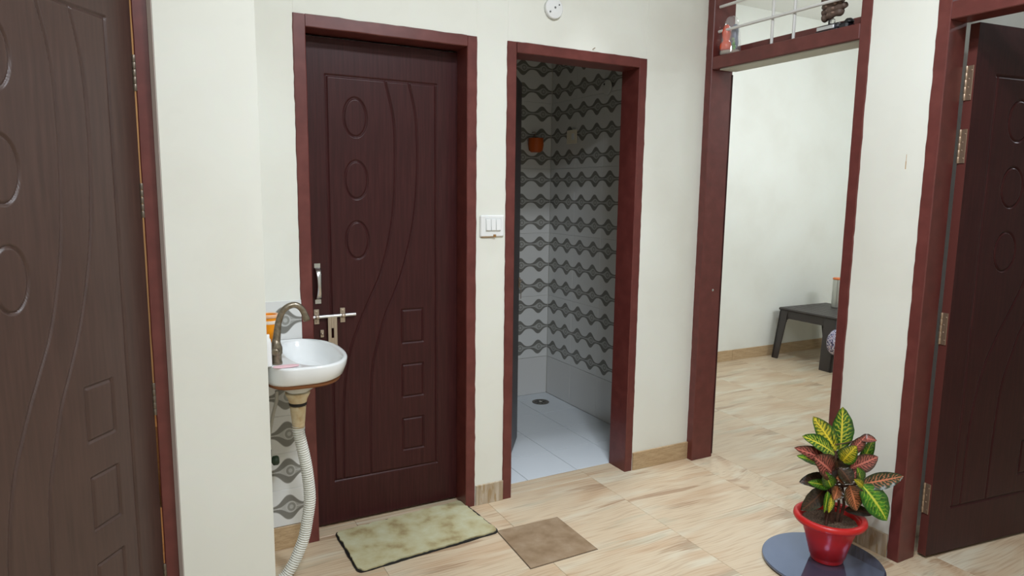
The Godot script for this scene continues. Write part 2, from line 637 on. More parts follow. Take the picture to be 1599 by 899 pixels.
func materials() -> void:
	var wt := noise_tex(512, 0.006, 3, [[0.0, col(226, 226, 216)], [0.45, col(231, 232, 223)], [1.0, col(234, 236, 228)]], 5)
	M.wall = tri_mat(wt, Vector3(0.45, 0.45, 0.45), 0.62)
	M.wall_plain = mat(col(228, 228, 217), 0.7)
	M.ceiling = mat(col(236, 236, 230), 0.8)
	var ft := noise_tex(256, 0.02, 5, [[0.0, col(92, 43, 39)], [0.5, col(101, 48, 44)], [1.0, col(111, 57, 52)]], 4)
	M.frame = tri_mat(ft, Vector3(2.0, 2.0, 2.0), 0.36)
	var gt := noise_tex(512, 0.02, 9, [[0.0, col(50, 22, 22)], [0.5, col(59, 26, 27)], [1.0, col(68, 33, 32)]], 4)
	M.leaf = tri_mat(gt, Vector3(7.0, 0.35, 7.0), 0.36)
	M.leaf.metallic_specular = 0.36
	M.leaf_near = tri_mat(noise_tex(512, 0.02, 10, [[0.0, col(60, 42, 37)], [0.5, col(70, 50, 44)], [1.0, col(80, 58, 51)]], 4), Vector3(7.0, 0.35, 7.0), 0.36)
	M.leaf_edge = mat(col(96, 50, 45), 0.45)
	M.leaf_dark = mat(col(52, 44, 48), 0.4)
	M.chrome = mat(col(196, 196, 196), 0.22, 1.0)
	M.chrome_bright = mat(col(232, 234, 236), 0.3, 0.7)
	M.steel_warm = mat(col(186, 172, 156), 0.38, 0.8)
	M.hinge = mat(col(176, 152, 130), 0.4, 0.75)
	M.white_plastic = mat(col(236, 238, 238), 0.35)
	M.black = mat(col(20, 20, 22), 0.5)
	M.dark = mat(col(38, 34, 32), 0.7)
	M.planks = []
	for s in [101, 202, 303, 404]:
		var m := img_mat(plank_image(s), 0.32)
		M.planks.append(m)
	M.grout = mat(col(182, 162, 134), 0.9)
	var bi := mk_image(256, 64, func(u: float, v: float) -> Color:
		var n: float = M_noise.get_noise_2d(u * 3.0, v * 9.0)
		var f: float = M_noise.get_noise_2d(u * 12.0 + 9.0, v * 60.0)
		return col(198, 172, 136).lerp(col(178, 150, 114), clampf(0.5 + n, 0, 1)).lerp(col(150, 122, 90), 0.4 * smoothstep(0.1, 0.5, f)))
	M.base_tile = img_mat(bi, 0.38)
	var bv := mk_image(64, 256, func(u: float, v: float) -> Color:
		var n: float = M_noise.get_noise_2d(u * 3.0 + 30.0, v * 0.25)
		var f: float = M_noise.get_noise_2d(u * 9.0 + 9.0, v * 0.8)
		return col(198, 186, 168).lerp(col(170, 152, 128), smoothstep(-0.3, 0.5, n)).lerp(col(160, 132, 92), 0.75 * smoothstep(0.15, 0.5, f)))
	M.base_tile_v = img_mat(bv, 0.38)
	var mi := mk_image(256, 372, func(u: float, v: float) -> Color:
		var cu := fposmod(u * 2.0, 1.0) - 0.5
		var cv := fposmod(v * 3.0, 1.0) - 0.5
		var g := motif(cu, cv)
		return col(221, 222, 220).lerp(col(122, 121, 115), g))
	M.motif = img_mat(mi, 0.3)
	var m1 := mk_image(128, 124, func(u: float, v: float) -> Color:
		return col(221, 222, 220).lerp(col(122, 121, 115), motif(u - 0.5, v - 0.5)))
	M.motif1 = img_mat(m1, 0.3)
	M.bath_tile = mat(col(214, 221, 226), 0.22)
	M.bath_plain = mat(col(216, 216, 214), 0.3)
	M.porcelain = mat(col(238, 242, 243), 0.12)
	M.rust = mat(col(132, 82, 46), 0.85)
	M.pvc = tri_mat(noise_tex(128, 0.03, 12, [[0.0, col(196, 164, 116)], [0.5, col(226, 208, 172)], [1.0, col(236, 226, 202)]], 3), Vector3(6, 6, 6), 0.5)
	M.hose = mat(col(226, 226, 218), 0.45)
	M.tap = tri_mat(noise_tex(128, 0.05, 14, [[0.0, col(110, 100, 86)], [0.5, col(140, 130, 114)], [1.0, col(160, 152, 138)]], 3), Vector3(9, 9, 9), 0.34)
	M.tap.metallic = 0.85

var M_noise := fbm(77, 1.0, 3)

func wall_box(called: String, boxes: Array, label: String, m: Material = null) -> MeshInstance3D:
	var st := new_st()
	for b in boxes:
		cb(st, b[0], b[1], b[2], b[3], b[4], b[5], 0.0008)
	var o := obj(called, st, m if m else M.wall)
	tag(o, label, "wall", "structure")
	return o

func tile_mesh(sx: float, sz: float, th: float, gap: float, uvx := true) -> ArrayMesh:
	# top at y = 0, uv over the whole top
	var st := new_st()
	var hx := sx / 2 - gap / 2
	var hz := sz / 2 - gap / 2
	var b := 0.0007
	var T := [Vector3(-hx + b, 0, -hz + b), Vector3(hx - b, 0, -hz + b), Vector3(hx - b, 0, hz - b), Vector3(-hx + b, 0, hz - b)]
	var E := [Vector3(-hx, -b, -hz), Vector3(hx, -b, -hz), Vector3(hx, -b, hz), Vector3(-hx, -b, hz)]
	var UV := func(p: Vector3) -> Vector2: return Vector2(p.x / sx + 0.5, p.z / sz + 0.5)
	tri(st, T[0], T[1], T[2], Vector3.UP, UV.call(T[0]), UV.call(T[1]), UV.call(T[2]))
	tri(st, T[0], T[2], T[3], Vector3.UP, UV.call(T[0]), UV.call(T[2]), UV.call(T[3]))
	for k in 4:
		var k2 := (k + 1) % 4
		var o: Vector3 = (E[k] + E[k2]) / 2
		var n := Vector3(signf(o.x) if absf(o.x) > absf(o.z) else 0.0, 0, signf(o.z) if absf(o.z) >= absf(o.x) else 0.0)
		var nb := (n + Vector3.UP).normalized()
		tri(st, T[k], T[k2], E[k2], nb, UV.call(T[k]), UV.call(T[k2]), UV.call(E[k2]))
		tri(st, T[k], E[k2], E[k], nb, UV.call(T[k]), UV.call(E[k2]), UV.call(E[k]))
		var D := Vector3(0, -th + b, 0)
		tri(st, E[k], E[k2], E[k2] + D, n, UV.call(E[k]), UV.call(E[k2]), UV.call(E[k2]))
		tri(st, E[k], E[k2] + D, E[k] + D, n, UV.call(E[k]), UV.call(E[k2]), UV.call(E[k]))
	return st.commit()

func setting() -> void:
	# floor slab with wood-print tiles
	var st := new_st()
	cb(st, -3.4, 6.3, -0.15, -0.009, -3.2, 4.8, 0.001)
	var fl := thing("floor", Vector3(0, 0, 0), "glossy pale wood-look tiled floor with brown streaks", "floor", "structure")
	obj("slab", st, M.grout, fl)
	var S := 0.605
	var cells := {}
	var full := tile_mesh(S, S, 0.009, 0.0009)
	# hall: x joints at 0.825 + k*S ; z joints at -0.02 + k*S
	for ix in range(-5, 3):
		for iz in range(-3, 8):
			var x0 := 0.825 + ix * S
			var z0 := -0.02 + iz * S
			var x1 := minf(x0 + S, 2.24)
			var zlo := -0.133
			if x0 > 2.0: zlo = -1.55
			if x1 < -0.3: zlo = -2.4
			var z1 := z0 + S
			z0 = maxf(z0, zlo)
			if x1 - x0 < 0.02 or z1 - z0 < 0.02: continue
			_floor_tile(fl, full, cells, x0, x1, z0, z1, S)
	# left room behind the near door, under the open door
	for ix in range(-5, -1):
		for iz in range(-4, -1):
			var x0 := 0.825 + ix * S
			var z0 := -0.02 + iz * S
			_floor_tile(fl, full, cells, x0, x0 + S, z0, z0 + S, S)
	# bedroom and right room
	for ix in 7:
		for iz in range(-3, 8):
			var x0 := 2.24 + (ix - 1) * S
			var z0 := -0.22 + iz * S
			var x1 := x0 + S
			z0 = maxf(z0, -1.55)
			if x0 < 2.23: continue
			_floor_tile(fl, full, cells, x0, x1, z0, -0.22 + (iz + 1) * S, S)
	# ceiling
	var cs := new_st()
	cb(cs, -3.4, 6.3, CEIL, CEIL + 0.12, -3.2, 4.8, 0.001)
	var ce := obj("ceiling", cs, M.ceiling)
	tag(ce, "plain white ceiling over all the rooms", "ceiling", "structure")
	# back wall with two door openings
	var T := 0.13
	wall_box("wall_back", [[-0.32, 0.0, 0, CEIL, -T, 0], [0.0, 0.756, 2.10, CEIL, -T, 0], [0.756, 0.905, 0, CEIL, -T, 0], [0.905, 1.671, 2.10, CEIL, -T, 0], [1.671, XB + 0.1, 0, CEIL, -T, 0]], "cream white back wall holding the closed door and the bathroom door")
	wall_box("wall_store", [[0.0, 0.85, 0, CEIL, -0.26, -0.2]], "white wall closing off the store behind the closed door")
	# right wall with two openings that reach up to the transoms
	var hi := 2.62
	wall_box("wall_right", [[XB, XB + 0.1, hi, CEIL, 0, 4.6], [XB, XB + 0.1, 0, hi, 0.906, 1.172], [XB, XB + 0.1, 0, hi, 2.08, 4.6]], "cream white right wall holding two doorways with transoms")
	var stn := new_st()
	cb(stn, XB - 0.0006, XB + 0.001, 1.585, 1.612, 1.0985, 1.1005, 0.0003)
	cb(stn, XB - 0.0006, XB + 0.001, 1.556, 1.586, 1.0975, 1.1012, 0.0003)
	obj("stain", stn, mat(col(190, 160, 122), 0.8), get_node("wall_right"))
	# left pier with the near door, and its return beside the basin
	wall_box("wall_left", [[-0.476, -0.203, 0, CEIL, 0.0, 0.485], [-1.226, -0.476, 2.11, CEIL, 0.34, 0.485], [-3.0, -1.226, 0, CEIL, 0.34, 0.485]], "cream white pier between the near left door and the washbasin")
	wall_box("wall_hall_left", [[-3.1, -3.0, 0, CEIL, 0.3, 4.7]], "white wall on the far left of the hall")
	wall_box("wall_hall_rear", [[-3.1, 6.2, 0, CEIL, 4.6, 4.7]], "white rear wall behind the viewer")
	wall_box("wall_left_room", [[-3.1, -3.0, 0, CEIL, -2.4, 0.3], [-3.1, -0.2, 0, CEIL, -2.5, -2.4], [-0.32, -0.22, 0, CEIL, -2.4, -0.13]], "white walls of the room behind the near left door")
	wall_box("wall_bedroom_back", [[2.0, 6.2, 0, CEIL, -1.65, -1.55]], "greenish white back wall of the room with the low table")
	wall_box("wall_bedroom_right", [[6.1, 6.2, 0, CEIL, -1.55, 4.6]], "white right wall of the rooms beyond the doorways")
	wall_box("wall_partition", [[XB + 0.1, 6.1, 0, CEIL, 0.985, 1.065]], "white partition between the two rooms on the right")
	wall_box("wall_bathroom_right", [[2.012, 2.2, 0, CEIL, -1.55, -T]], "wall between the bathroom and the room with the table")
	wall_box("wall_bathroom_back", [[0.85, 2.012, 0, CEIL, -1.55, -1.432]], "rear wall of the bathroom")
	wall_box("wall_bathroom_left", [[0.84, 0.9, 0, CEIL, -1.55, -T]], "left wall of the bathroom behind its open door")
	# skirting tiles
	baseboards()

func _floor_tile(fl: Node3D, full: Mesh, cache: Dictionary, x0: float, x1: float, z0: float, z1: float, S: float) -> void:
	var m: Material = M.planks[rng.randi() % 4]
	var sx := x1 - x0
	var sz := z1 - z0
	var mesh := full
	if absf(sx - S) > 0.001 or absf(sz - S) > 0.001:
		var key := "%.3f %.3f" % [sx, sz]
		if not cache.has(key): cache[key] = tile_mesh(sx, sz, 0.009, 0.0009)
		mesh = cache[key]
	var xf := Transform3D(Basis(), Vector3((x0 + x1) / 2, 0, (z0 + z1) / 2))
	inst("tile", mesh, m, fl, xf)

func panel(p0: Vector3, right: Vector3, up: Vector3, w: float, h: float, th: float) -> SurfaceTool:
	# flat panel whose face spans p0..p0+right*w+up*h, thickness backwards, uv 0..1
	var st := new_st()
	var n := right.cross(up)
	var b := 0.0012
	var P := func(x: float, y: float, z: float) -> Vector3: return p0 + right * x + up * y + n * z
	var F := [[b, b], [w - b, b], [w - b, h - b], [b, h - b]]
	var G := [[0.0, 0.0], [w, 0.0], [w, h], [0.0, h]]
	var uv := func(q: Array) -> Vector2: return Vector2(q[0] / w, 1.0 - q[1] / h)
	for t in [[0, 1, 2], [0, 2, 3]]:
		tri(st, P.call(F[t[0]][0], F[t[0]][1], 0.0), P.call(F[t[1]][0], F[t[1]][1], 0.0), P.call(F[t[2]][0], F[t[2]][1], 0.0), n, uv.call(F[t[0]]), uv.call(F[t[1]]), uv.call(F[t[2]]))
	var E := [-up, right, up, -right]
	for k in 4:
		var k2 := (k + 1) % 4
		var f1: Vector3 = P.call(F[k][0], F[k][1], 0.0)
		var f2: Vector3 = P.call(F[k2][0], F[k2][1], 0.0)
		var g1: Vector3 = P.call(G[k][0], G[k][1], -b)
		var g2: Vector3 = P.call(G[k2][0], G[k2][1], -b)
		var e: Vector3 = E[k]
		var nb := (e + n).normalized()
		tri(st, f1, f2, g2, nb, uv.call(F[k]), uv.call(F[k2]), uv.call(G[k2]))
		tri(st, f1, g2, g1, nb, uv.call(F[k]), uv.call(G[k2]), uv.call(G[k]))
		tri(st, g1, g2, g2 - n * (th - b), e, uv.call(G[k]), uv.call(G[k2]), uv.call(G[k2]))
		tri(st, g1, g2 - n * (th - b), g1 - n * (th - b), e, uv.call(G[k]), uv.call(G[k2]), uv.call(G[k]))
	return st

func baseboards() -> void:
	var bb := thing("baseboard_back", Vector3(0, 0, 0), "wood-look skirting tiles along the back wall", "skirting", "structure")
	obj("tile", panel(Vector3(-0.203, 0, 0.009), Vector3.RIGHT, Vector3.UP, 0.203, 0.096, 0.009), M.base_tile, bb)
	obj("tile", panel(Vector3(0.762, 0, 0.009), Vector3.RIGHT, Vector3.UP, 0.141, 0.096, 0.009), M.base_tile_v, bb)
	obj("tile", panel(Vector3(1.677, 0, 0.009), Vector3.RIGHT, Vector3.UP, XB - 1.677, 0.096, 0.009), M.base_tile, bb)
	var bright := thing("baseboard_right", Vector3(XB, 0, 1.04), "streaked skirting tile between the two right doorways", "skirting", "structure")
	obj("tile", panel(Vector3(XB - 0.009, 0, 0.91), Vector3(0, 0, 1), Vector3.UP, 0.13, 0.096, 0.009), M.base_tile_v, bright)
	obj("tile", panel(Vector3(XB - 0.009, 0, 1.041), Vector3(0, 0, 1), Vector3.UP, 0.127, 0.096, 0.009), M.base_tile_v, bright)
	var bed := thing("baseboard_bedroom", Vector3(2.2, 0, -1.55), "pale wood-look skirting tiles at the back of the room with the table", "skirting", "structure")
	var x := 2.2
	while x < 6.0:
		obj("tile", panel(Vector3(x, 0, -1.541), Vector3.RIGHT, Vector3.UP, 0.598, 0.095, 0.009), M.base_tile, bed)
		x += 0.6

# ------------------------------------------------------------------ doors
func frame_rect(d: Node3D, o: Vector3, along: Vector3, fwd: Vector3, w: float, h: float, fwid: float, depth: float, seed_: int, no_lintel := false, bar_y := -1.0, bar_h := 0.0) -> void:
	# opening from o along w; jambs and lintel of face width fwid inside the opening
	var l := new_st()
	frame_bar(l, o + along * fwid, o + along * fwid + Vector3.UP * h, -along, fwd, fwid, depth, seed_)
	obj("jamb", l, M.frame, d)
	var r := new_st()
	frame_bar(r, o + along * (w - fwid), o + along * (w - fwid) + Vector3.UP * h, along, fwd, fwid, depth, seed_ + 5)
	obj("jamb", r, M.frame, d)
	var t := new_st()
	frame_bar(t, o + along * fwid + Vector3.UP * (h - fwid), o + along * (w - fwid) + Vector3.UP * (h - fwid), Vector3.UP, fwd, fwid, depth, seed_ + 9)
	obj("lintel", t, M.frame, d)

func doors() -> void:
	var Z := Vector3(0, 0, 1)
	var X := Vector3.RIGHT
	var leaf_a := make_leaf(0.667, 2.034, 0.035, 0.012, M.leaf, M.leaf_edge)
	var leaf_c := leaf_a.duplicate()
	leaf_c.surface_set_material(0, M.leaf_near)
	var leaf_b := make_leaf(0.85, 2.07, 0.035, 0.012, M.leaf, M.leaf_edge)
	var hm := hinge_mesh(0.1, false)
	var hm4 := hinge_mesh(0.125)
	# closed door
	var d1 := thing("door_1", Vector3(0.378, 0, 0), "closed dark brown door with moulded ovals and curves beside the washbasin", "door", "structure")
	frame_rect(d1, Vector3(0, 0, 0), X, Z, 0.756, 2.10, 0.0445, 0.13, 20)
	var l1 := inst("leaf", leaf_a, null, d1, Transform3D(Basis(), Vector3(0.0435 - 0.378, 0.012, -0.10)))
	leaf_hardware(l1, 0.012)
	# bathroom door, open inwards
	var d2 := thing("door_2", Vector3(1.288, 0, 0), "narrow maroon door frame of the bathroom with its dark leaf open inwards", "door", "structure")
	frame_rect(d2, Vector3(0.905, 0, 0), X, Z, 0.766, 2.10, 0.0445, 0.133, 40)
	var st := new_st()
	cbox(st, Vector3(0.333, 1.019, -0.0175), Vector3(0.666, 2.03, 0.035), 0.002)
	var hp := Vector3(0.954, 0.012, -0.118)
	var dir := Vector3(1.372 - 0.954, 0, -0.70 + 0.118).normalized()
	var bl := Basis(dir, Vector3.UP, dir.cross(Vector3.UP))
	var l2 := inst("leaf", st.commit(), M.leaf_dark, d2, Transform3D(bl, hp - d2.position))
	var lk := new_st()
	cbox(lk, Vector3(0.645, 0.93, 0.004), Vector3(0.022, 0.06, 0.008), 0.002)
	tube(lk, [Vector3(0.60, 0.94, 0.012), Vector3(0.68, 0.94, 0.012)], 0.006, 10)
	obj("bolt", lk, M.steel_warm, l2)
	var lh := new_st()
	cbox(lh, Vector3(0.655, 0.87, 0.012), Vector3(0.02, 0.07, 0.003), 0.001)
	obj("hasp", lh, M.steel_warm, l2)
	# doorway to the room with the table: frame rises into a barred transom
	var d3 := thing("door_3", Vector3(XB, 0, 0.452), "open doorway with a maroon frame and a barred transom above it", "door", "structure")
	var mX := Vector3(-1, 0, 0)
	_tall_frame(d3, 0.0, 0.906, 0.1, 0.139, 60, 2.0804, 2.1420)
	var us := new_st()
	cb(us, XB + 0.012, XB + 0.12, 2.0735, 2.0804, 0.085, 0.858, 0.001)
	obj("soffit_board", us, mat(col(196, 198, 188), 0.7), d3)
	var rl := new_st()
	cb(rl, XB + 0.105, XB + 0.139, 2.12, 2.197, 0.048, 0.858, 0.003)
	obj("rear_rail", rl, M.frame, d3)
	# bars
	var wm := mat(col(226, 226, 224), 0.4)
	for y in [2.268, 2.388, 2.51]:
		var s := new_st()
		tube(s, [Vector3(XB + 0.03, y, 0.046), Vector3(XB + 0.03, y, 0.862)], 0.0075, 8)
		obj("bar", s, wm, d3)
	for z in [0.375, 0.497]:
		var s := new_st()
		tube(s, [Vector3(XB + 0.042, 2.14, z), Vector3(XB + 0.042, 2.575, z)], 0.007, 8)
		obj("bar", s, wm, d3)
	# its leaf, swung back into the room
	var hb := Vector3(XB + 0.142, 0.012, 0.05)
	var db := Vector3(0.46, 0, -0.888).normalized()
	var s3 := new_st()
	cbox(s3, Vector3(0.4, 1.03, -0.017), Vector3(0.8, 2.05, 0.034), 0.002)
	var bb := Basis(db, Vector3.UP, db.cross(Vector3.UP))
	var l3 := inst("leaf", s3.commit(), M.leaf, d3, Transform3D(bb, hb - d3.position))
	var k3 := new_st()
	lathe(k3, Vector3(XB + 0.082, 0.943, 0.0478), [[0.007, 0.0], [0.005, 0.0015], [0.0, 0.002]], 12, Basis(Vector3(1, 0, 0), Vector3(0, 0, 1), Vector3(0, -1, 0)))
	obj("screw", k3, M.chrome, d3)
	# right door
	var d4 := thing("door_4", Vector3(XB, 0, 1.626), "dark brown moulded door standing ajar into the room on the right", "door", "structure")
	_tall_frame(d4, 1.172, 2.08, 0.1, 0.1, 80, 2.0804, 2.1420)
	var tr4 := new_st()
	tube(tr4, [Vector3(XB + 0.03, 2.268, 1.22), Vector3(XB + 0.03, 2.268, 2.03)], 0.0075, 8)
	obj("bar", tr4, wm, d4)
	var a4 := deg_to_rad(7.0)
	var b4 := Basis(Vector3(cos(a4), 0, sin(a4)), Vector3.UP, Vector3(-sin(a4), 0, cos(a4)))
	var l4 := inst("leaf", leaf_b, null, d4, Transform3D(b4, Vector3(2.186, 0.012, 1.249) - d4.position))
	for y in [1.870, 1.640, 0.945, 0.25]:
		# knuckle in the gap, plate on the leaf edge (edge faces local -x)
		inst("hinge", hm4, M.hinge, l4, Transform3D(Basis(Vector3(0, 0, 1), Vector3.UP, Vector3(-1, 0, 0)), Vector3(-0.0022, y - 0.012, -0.031)))
		var fp := new_st()
		cb(fp, XB + 0.078, XB + 0.1, y - 0.0625, y + 0.0625, 1.2135, 1.2165, 0.0006)
		obj("hinge_plate", fp, M.hinge, d4)
	# near left door, swung towards the viewer
	var d5 := thing("door_5", Vector3(-0.85, 0, 0.45), "dark brown moulded door in the left foreground, swung open towards the viewer", "door", "structure")
	frame_rect(d5, Vector3(-1.226, 0, 0.457), X, Z, 0.738, 2.10, 0.0385, 0.11, 100)
	var th := deg_to_rad(53.48)
	var b5 := Basis(Vector3(cos(th), 0, -sin(th)), Vector3.UP, Vector3(sin(th), 0, cos(th)))
	var hg := Vector3(-0.5305, 0.004, 0.459)
	var l5 := inst("leaf", leaf_c, null, d5, Transform3D(b5, hg - b5 * Vector3(0.667, 0, 0) - d5.position))
	leaf_hardware(l5, 0.012, 0.985, 0.135)
	var tb := new_st()
	tube(tb, [Vector3(0.02, 0.60, 0.01), Vector3(0.098, 0.60, 0.01)], 0.0065, 10)
	obj("bolt", tb, M.chrome_bright, l5)
	for y in [1.768, 1.41, 0.815, 0.232]:
		inst("hinge", hm, mat(col(120, 110, 98), 0.4, 0.7), d5, Transform3D(Basis(Vector3(-cos(th), 0, sin(th)), Vector3.UP, Vector3(-sin(th), 0, -cos(th))), Vector3(-0.5285, y, 0.4605) - d5.position))
	# plaster edge strip beside the near frame
	var ps := new_st()
	prism(ps, PackedVector2Array([Vector2(-0.4885, 0.446), Vector2(-0.4765, 0.446), Vector2(-0.4765, 0.4845), Vector2(-0.478, 0.4845), Vector2(-0.4885, 0.468)]), Vector3.ZERO, Vector3.RIGHT, Vector3(0, 0, 1), Vector3(0, 2.3, 0))
	obj("plaster_edge", ps, mat(col(206, 194, 188), 0.8), d5)

func _tall_frame(d: Node3D, z0: float, z1: float, depth0: float, depth: float, seed_: int, bl: float, bh: float) -> void:
	var fwd := Vector3(-1, 0, 0)
	var Z := Vector3(0, 0, 1)
	var h := 2.62
	var f := 0.0455
	var o := Vector3(XB, 0, z0)
	var st := new_st()
	frame_bar(st, o + Z * f, o + Z * f + Vector3.UP * h, -Z, fwd, f, depth, seed_)
	obj("jamb", st, M.frame, d)
	var s2 := new_st()
	var q := Vector3(XB, 0, z1 - f)
	frame_bar(s2, q, q + Vector3.UP * h, Z, fwd, f, depth, seed_ + 3)
	obj("jamb", s2, M.frame, d)
	var s3 := new_st()
	frame_bar(s3, Vector3(XB, h - f, z0 + f), Vector3(XB, h - f, z1 - f), Vector3.UP, fwd, f, depth, seed_ + 6)
	obj("lintel", s3, M.frame, d)
	var s4 := new_st()
	cb(s4, XB - 0.005, XB + depth - 0.002, bl, bh, z0 + f, z1 - f, 0.003)
	obj("transom_bar", s4, M.frame, d)

# ------------------------------------------------------------------ washbasin corner
func ring(x0: float, x1: float, zc: float, b: float, y: float, nl := 5.0, nr := 2.35, N := 56) -> PackedVector3Array:
	var r := PackedVector3Array()
	var cx := (x0 + x1) / 2
	var a := (x1 - x0) / 2
	for k in N:
		var t := TAU * k / N
		var n := nr if cos(t) > 0 else nl
		var m := 2.0 / n
		r.append(Vector3(cx + a * signf(cos(t)) * pow(absf(cos(t)), m), y, zc + b * signf(sin(t)) * pow(absf(sin(t)), 2.0 / nr)))
	return r

func washbasin() -> void:
	# niche tiles on the back wall
	var wt := thing("trim_1", Vector3(-0.1, 0.1, 0), "grey and white patterned splash tiles behind the washbasin", "tiles", "structure")
	var cw := 0.155
	for k in 6:
		var y0 := 0.0985 + 0.1535 * k
		var h := 0.153
		# one motif cell per row, cut at the pier
		var st := panel(Vector3(-0.1435, y0, 0.007), Vector3.RIGHT, Vector3.UP, 0.142, h, 0.007)
		obj("tile", st, M.motif1, wt)
		var s2 := panel(Vector3(-0.2025, y0, 0.007), Vector3.RIGHT, Vector3.UP, 0.0585, h, 0.007)
		obj("tile", s2, M.motif1, wt)
	# basin
	var H := 0.868
	var zc := 0.247
	var b := thing("washbasin", Vector3(-0.2, 0.79, zc), "white ceramic wall-hung washbasin with a rust-stained underside", "washbasin")
	var st := new_st()
	var rows := []
	# underside centre -> skirt -> rim -> bowl -> drain
	rows.append(ring(-0.105, -0.035, zc, 0.035, 0.722, 2.4))
	rows.append(ring(-0.125, -0.01, zc, 0.06, 0.74, 2.4))
	rows.append(ring(-0.19, 0.045, zc, 0.165, 0.79, 4.0))
	rows.append(ring(-0.2015, 0.066, zc, 0.212, 0.801, 5.0))
	rows.append(ring(-0.2015, 0.082, zc, 0.228, 0.812))
	rows.append(ring(-0.2015, 0.094, zc, 0.236, 0.842))
	rows.append(ring(-0.2015, 0.097, zc, 0.2385, 0.860))
	rows.append(ring(-0.2015, 0.094, zc, 0.2365, 0.8665))
	rows.append(ring(-0.2015, 0.086, zc, 0.230, 0.868))
	rows.append(ring(-0.115, 0.078, zc, 0.220, 0.866, 2.6))
	rows.append(ring(-0.112, 0.073, zc, 0.214, 0.858, 2.6))
	rows.append(ring(-0.105, 0.062, zc, 0.195, 0.82, 2.5))
	rows.append(ring(-0.095, 0.035, zc, 0.14, 0.775, 2.4))
	rows.append(ring(-0.08, -0.015, zc, 0.045, 0.757, 2.2))
	rows.append(ring(-0.065, -0.03, zc, 0.018, 0.752, 2.0))
	rows.append(_ring_pt(Vector3(-0.048, 0.752, zc), 56))
	grid(st, rows, true, false)
	obj("bowl", st, M.porcelain, b)
	var rs := new_st()
	var rr := [ring(-0.2, 0.052, zc, 0.2, 0.7875, 4.0), ring(-0.2, 0.071, zc, 0.2175, 0.7915, 5.0), ring(-0.2, 0.0735, zc, 0.2195, 0.7985, 5.0), ring(-0.2, 0.069, zc, 0.2145, 0.8035, 5.0)]
	grid(rs, rr, true, false)
	obj("rust_stain", rs, M.rust, b)
	var ds := new_st()
	lathe(ds, Vector3(-0.048, 0.7525, zc), [[0.0, 0.0], [0.02, 0.0], [0.022, 0.002], [0.014, 0.003], [0.012, 0.001], [0.0, 0.001]], 24)
	obj("drain_ring", ds, M.chrome, b)
	# waste pipe
	var w := thing("waste_pipe", Vector3(-0.07, 0, zc), "yellowed waste fitting with a white corrugated hose to the floor", "waste pipe")
	var ps := new_st()
	var pc := Vector3(-0.070, 0, zc)
	lathe(ps, pc, [[0.0, 0.7215], [0.044, 0.7215], [0.044, 0.716], [0.034, 0.695], [0.031, 0.683]], 24)
	grid_ring(ps, pc, 0.027, 0.683, 0.668)
	lathe(ps, pc, [[0.029, 0.668], [0.028, 0.66], [0.0225, 0.60], [0.021, 0.588], [0.0, 0.588]], 24)
	obj("fitting", ps, M.pvc, w)
	var bs := new_st()
	lathe(bs, pc, [[0.029, 0.684], [0.0315, 0.681], [0.0315, 0.674], [0.029, 0.671]], 24)
	obj("seal_ring", bs, M.dark, w)
	# hose centreline
	var C := Curve3D.new()
	var P := [Vector3(-0.0715, 0.61, zc), Vector3(-0.0715, 0.575, zc), Vector3(-0.064, 0.531, zc), Vector3(-0.05, 0.454, zc), Vector3(-0.041, 0.377, zc), Vector3(-0.038, 0.301, zc), Vector3(-0.0485, 0.228, zc), Vector3(-0.064, 0.155, zc), Vector3(-0.0925, 0.086, zc), Vector3(-0.124, 0.034, zc + 0.002), Vector3(-0.15, 0.012, zc + 0.004)]
	for i in P.size():
		var tn: Vector3 = (P[mini(i + 1, P.size() - 1)] - P[maxi(i - 1, 0)]) / 6.0
		C.add_point(P[i], -tn, tn)
	C.bake_interval = 0.004
	var L := C.get_baked_length()
	var pitch := 0.0088
	var n := int(L / pitch) * 6
	var pts := []
	var rad := []
	for i in n + 1:
		var s := L * i / n
		pts.append(C.sample_baked(s, true))
		rad.append(0.0190 + 0.0031 * cos(TAU * s / pitch))
	var hs := new_st()
	tube(hs, pts, rad, 18)
	obj("corrugated_hose", hs, M.hose, w)
	# tap
	var fz := 0.392
	var t := thing("swan_neck_tap", Vector3(-0.16, H, fz), "dull grey swan-neck tap on the corner of the washbasin", "tap")
	var b1 := new_st()
	lathe(b1, Vector3(-0.1605, H - 0.003, fz), [[0.0, 0.0], [0.018, 0.0], [0.0185, 0.008], [0.0165, 0.014], [0.0165, 0.034], [0.0195, 0.04], [0.0195, 0.058], [0.015, 0.072], [0.0115, 0.09], [0.0, 0.09]], 20)
	obj("base", b1, M.tap, t)
	var kn := new_st()
	var kb := Basis(Vector3(0, 1, 0), Vector3(-0.3, 0, 0.95).normalized(), Vector3(0.95, 0, 0.3).normalized())
	lathe(kn, Vector3(-0.1605, H + 0.047, fz), [[0.012, 0.012], [0.013, 0.02], [0.013, 0.03], [0.008, 0.034], [0.0, 0.034]], 8, kb)
	obj("knob", kn, M.tap, t)
	var cv := Curve3D.new()
	var Q := [Vector3(-0.1605, 0.935, fz), Vector3(-0.156, 0.975, fz), Vector3(-0.150, 1.012, fz), Vector3(-0.136, 1.045, fz), Vector3(-0.113, 1.062, fz), Vector3(-0.09, 1.062, fz), Vector3(-0.071, 1.044, fz), Vector3(-0.058, 1.008, fz)]
	for i in Q.size():
		var tn: Vector3 = (Q[mini(i + 1, Q.size() - 1)] - Q[maxi(i - 1, 0)]) / 6.0
		cv.add_point(Q[i], -tn, tn)
	var sp := []
	var sr := []
	for i in 33:
		sp.append(cv.sample_baked(cv.get_baked_length() * i / 32.0, true))
		sr.append(lerpf(0.0135, 0.0105, minf(1.0, i / 10.0)) + (0.0015 if i > 29 else 0.0))
	var ns := new_st()
	tube(ns, sp, sr, 16)
	obj("spout", ns, M.tap, t)
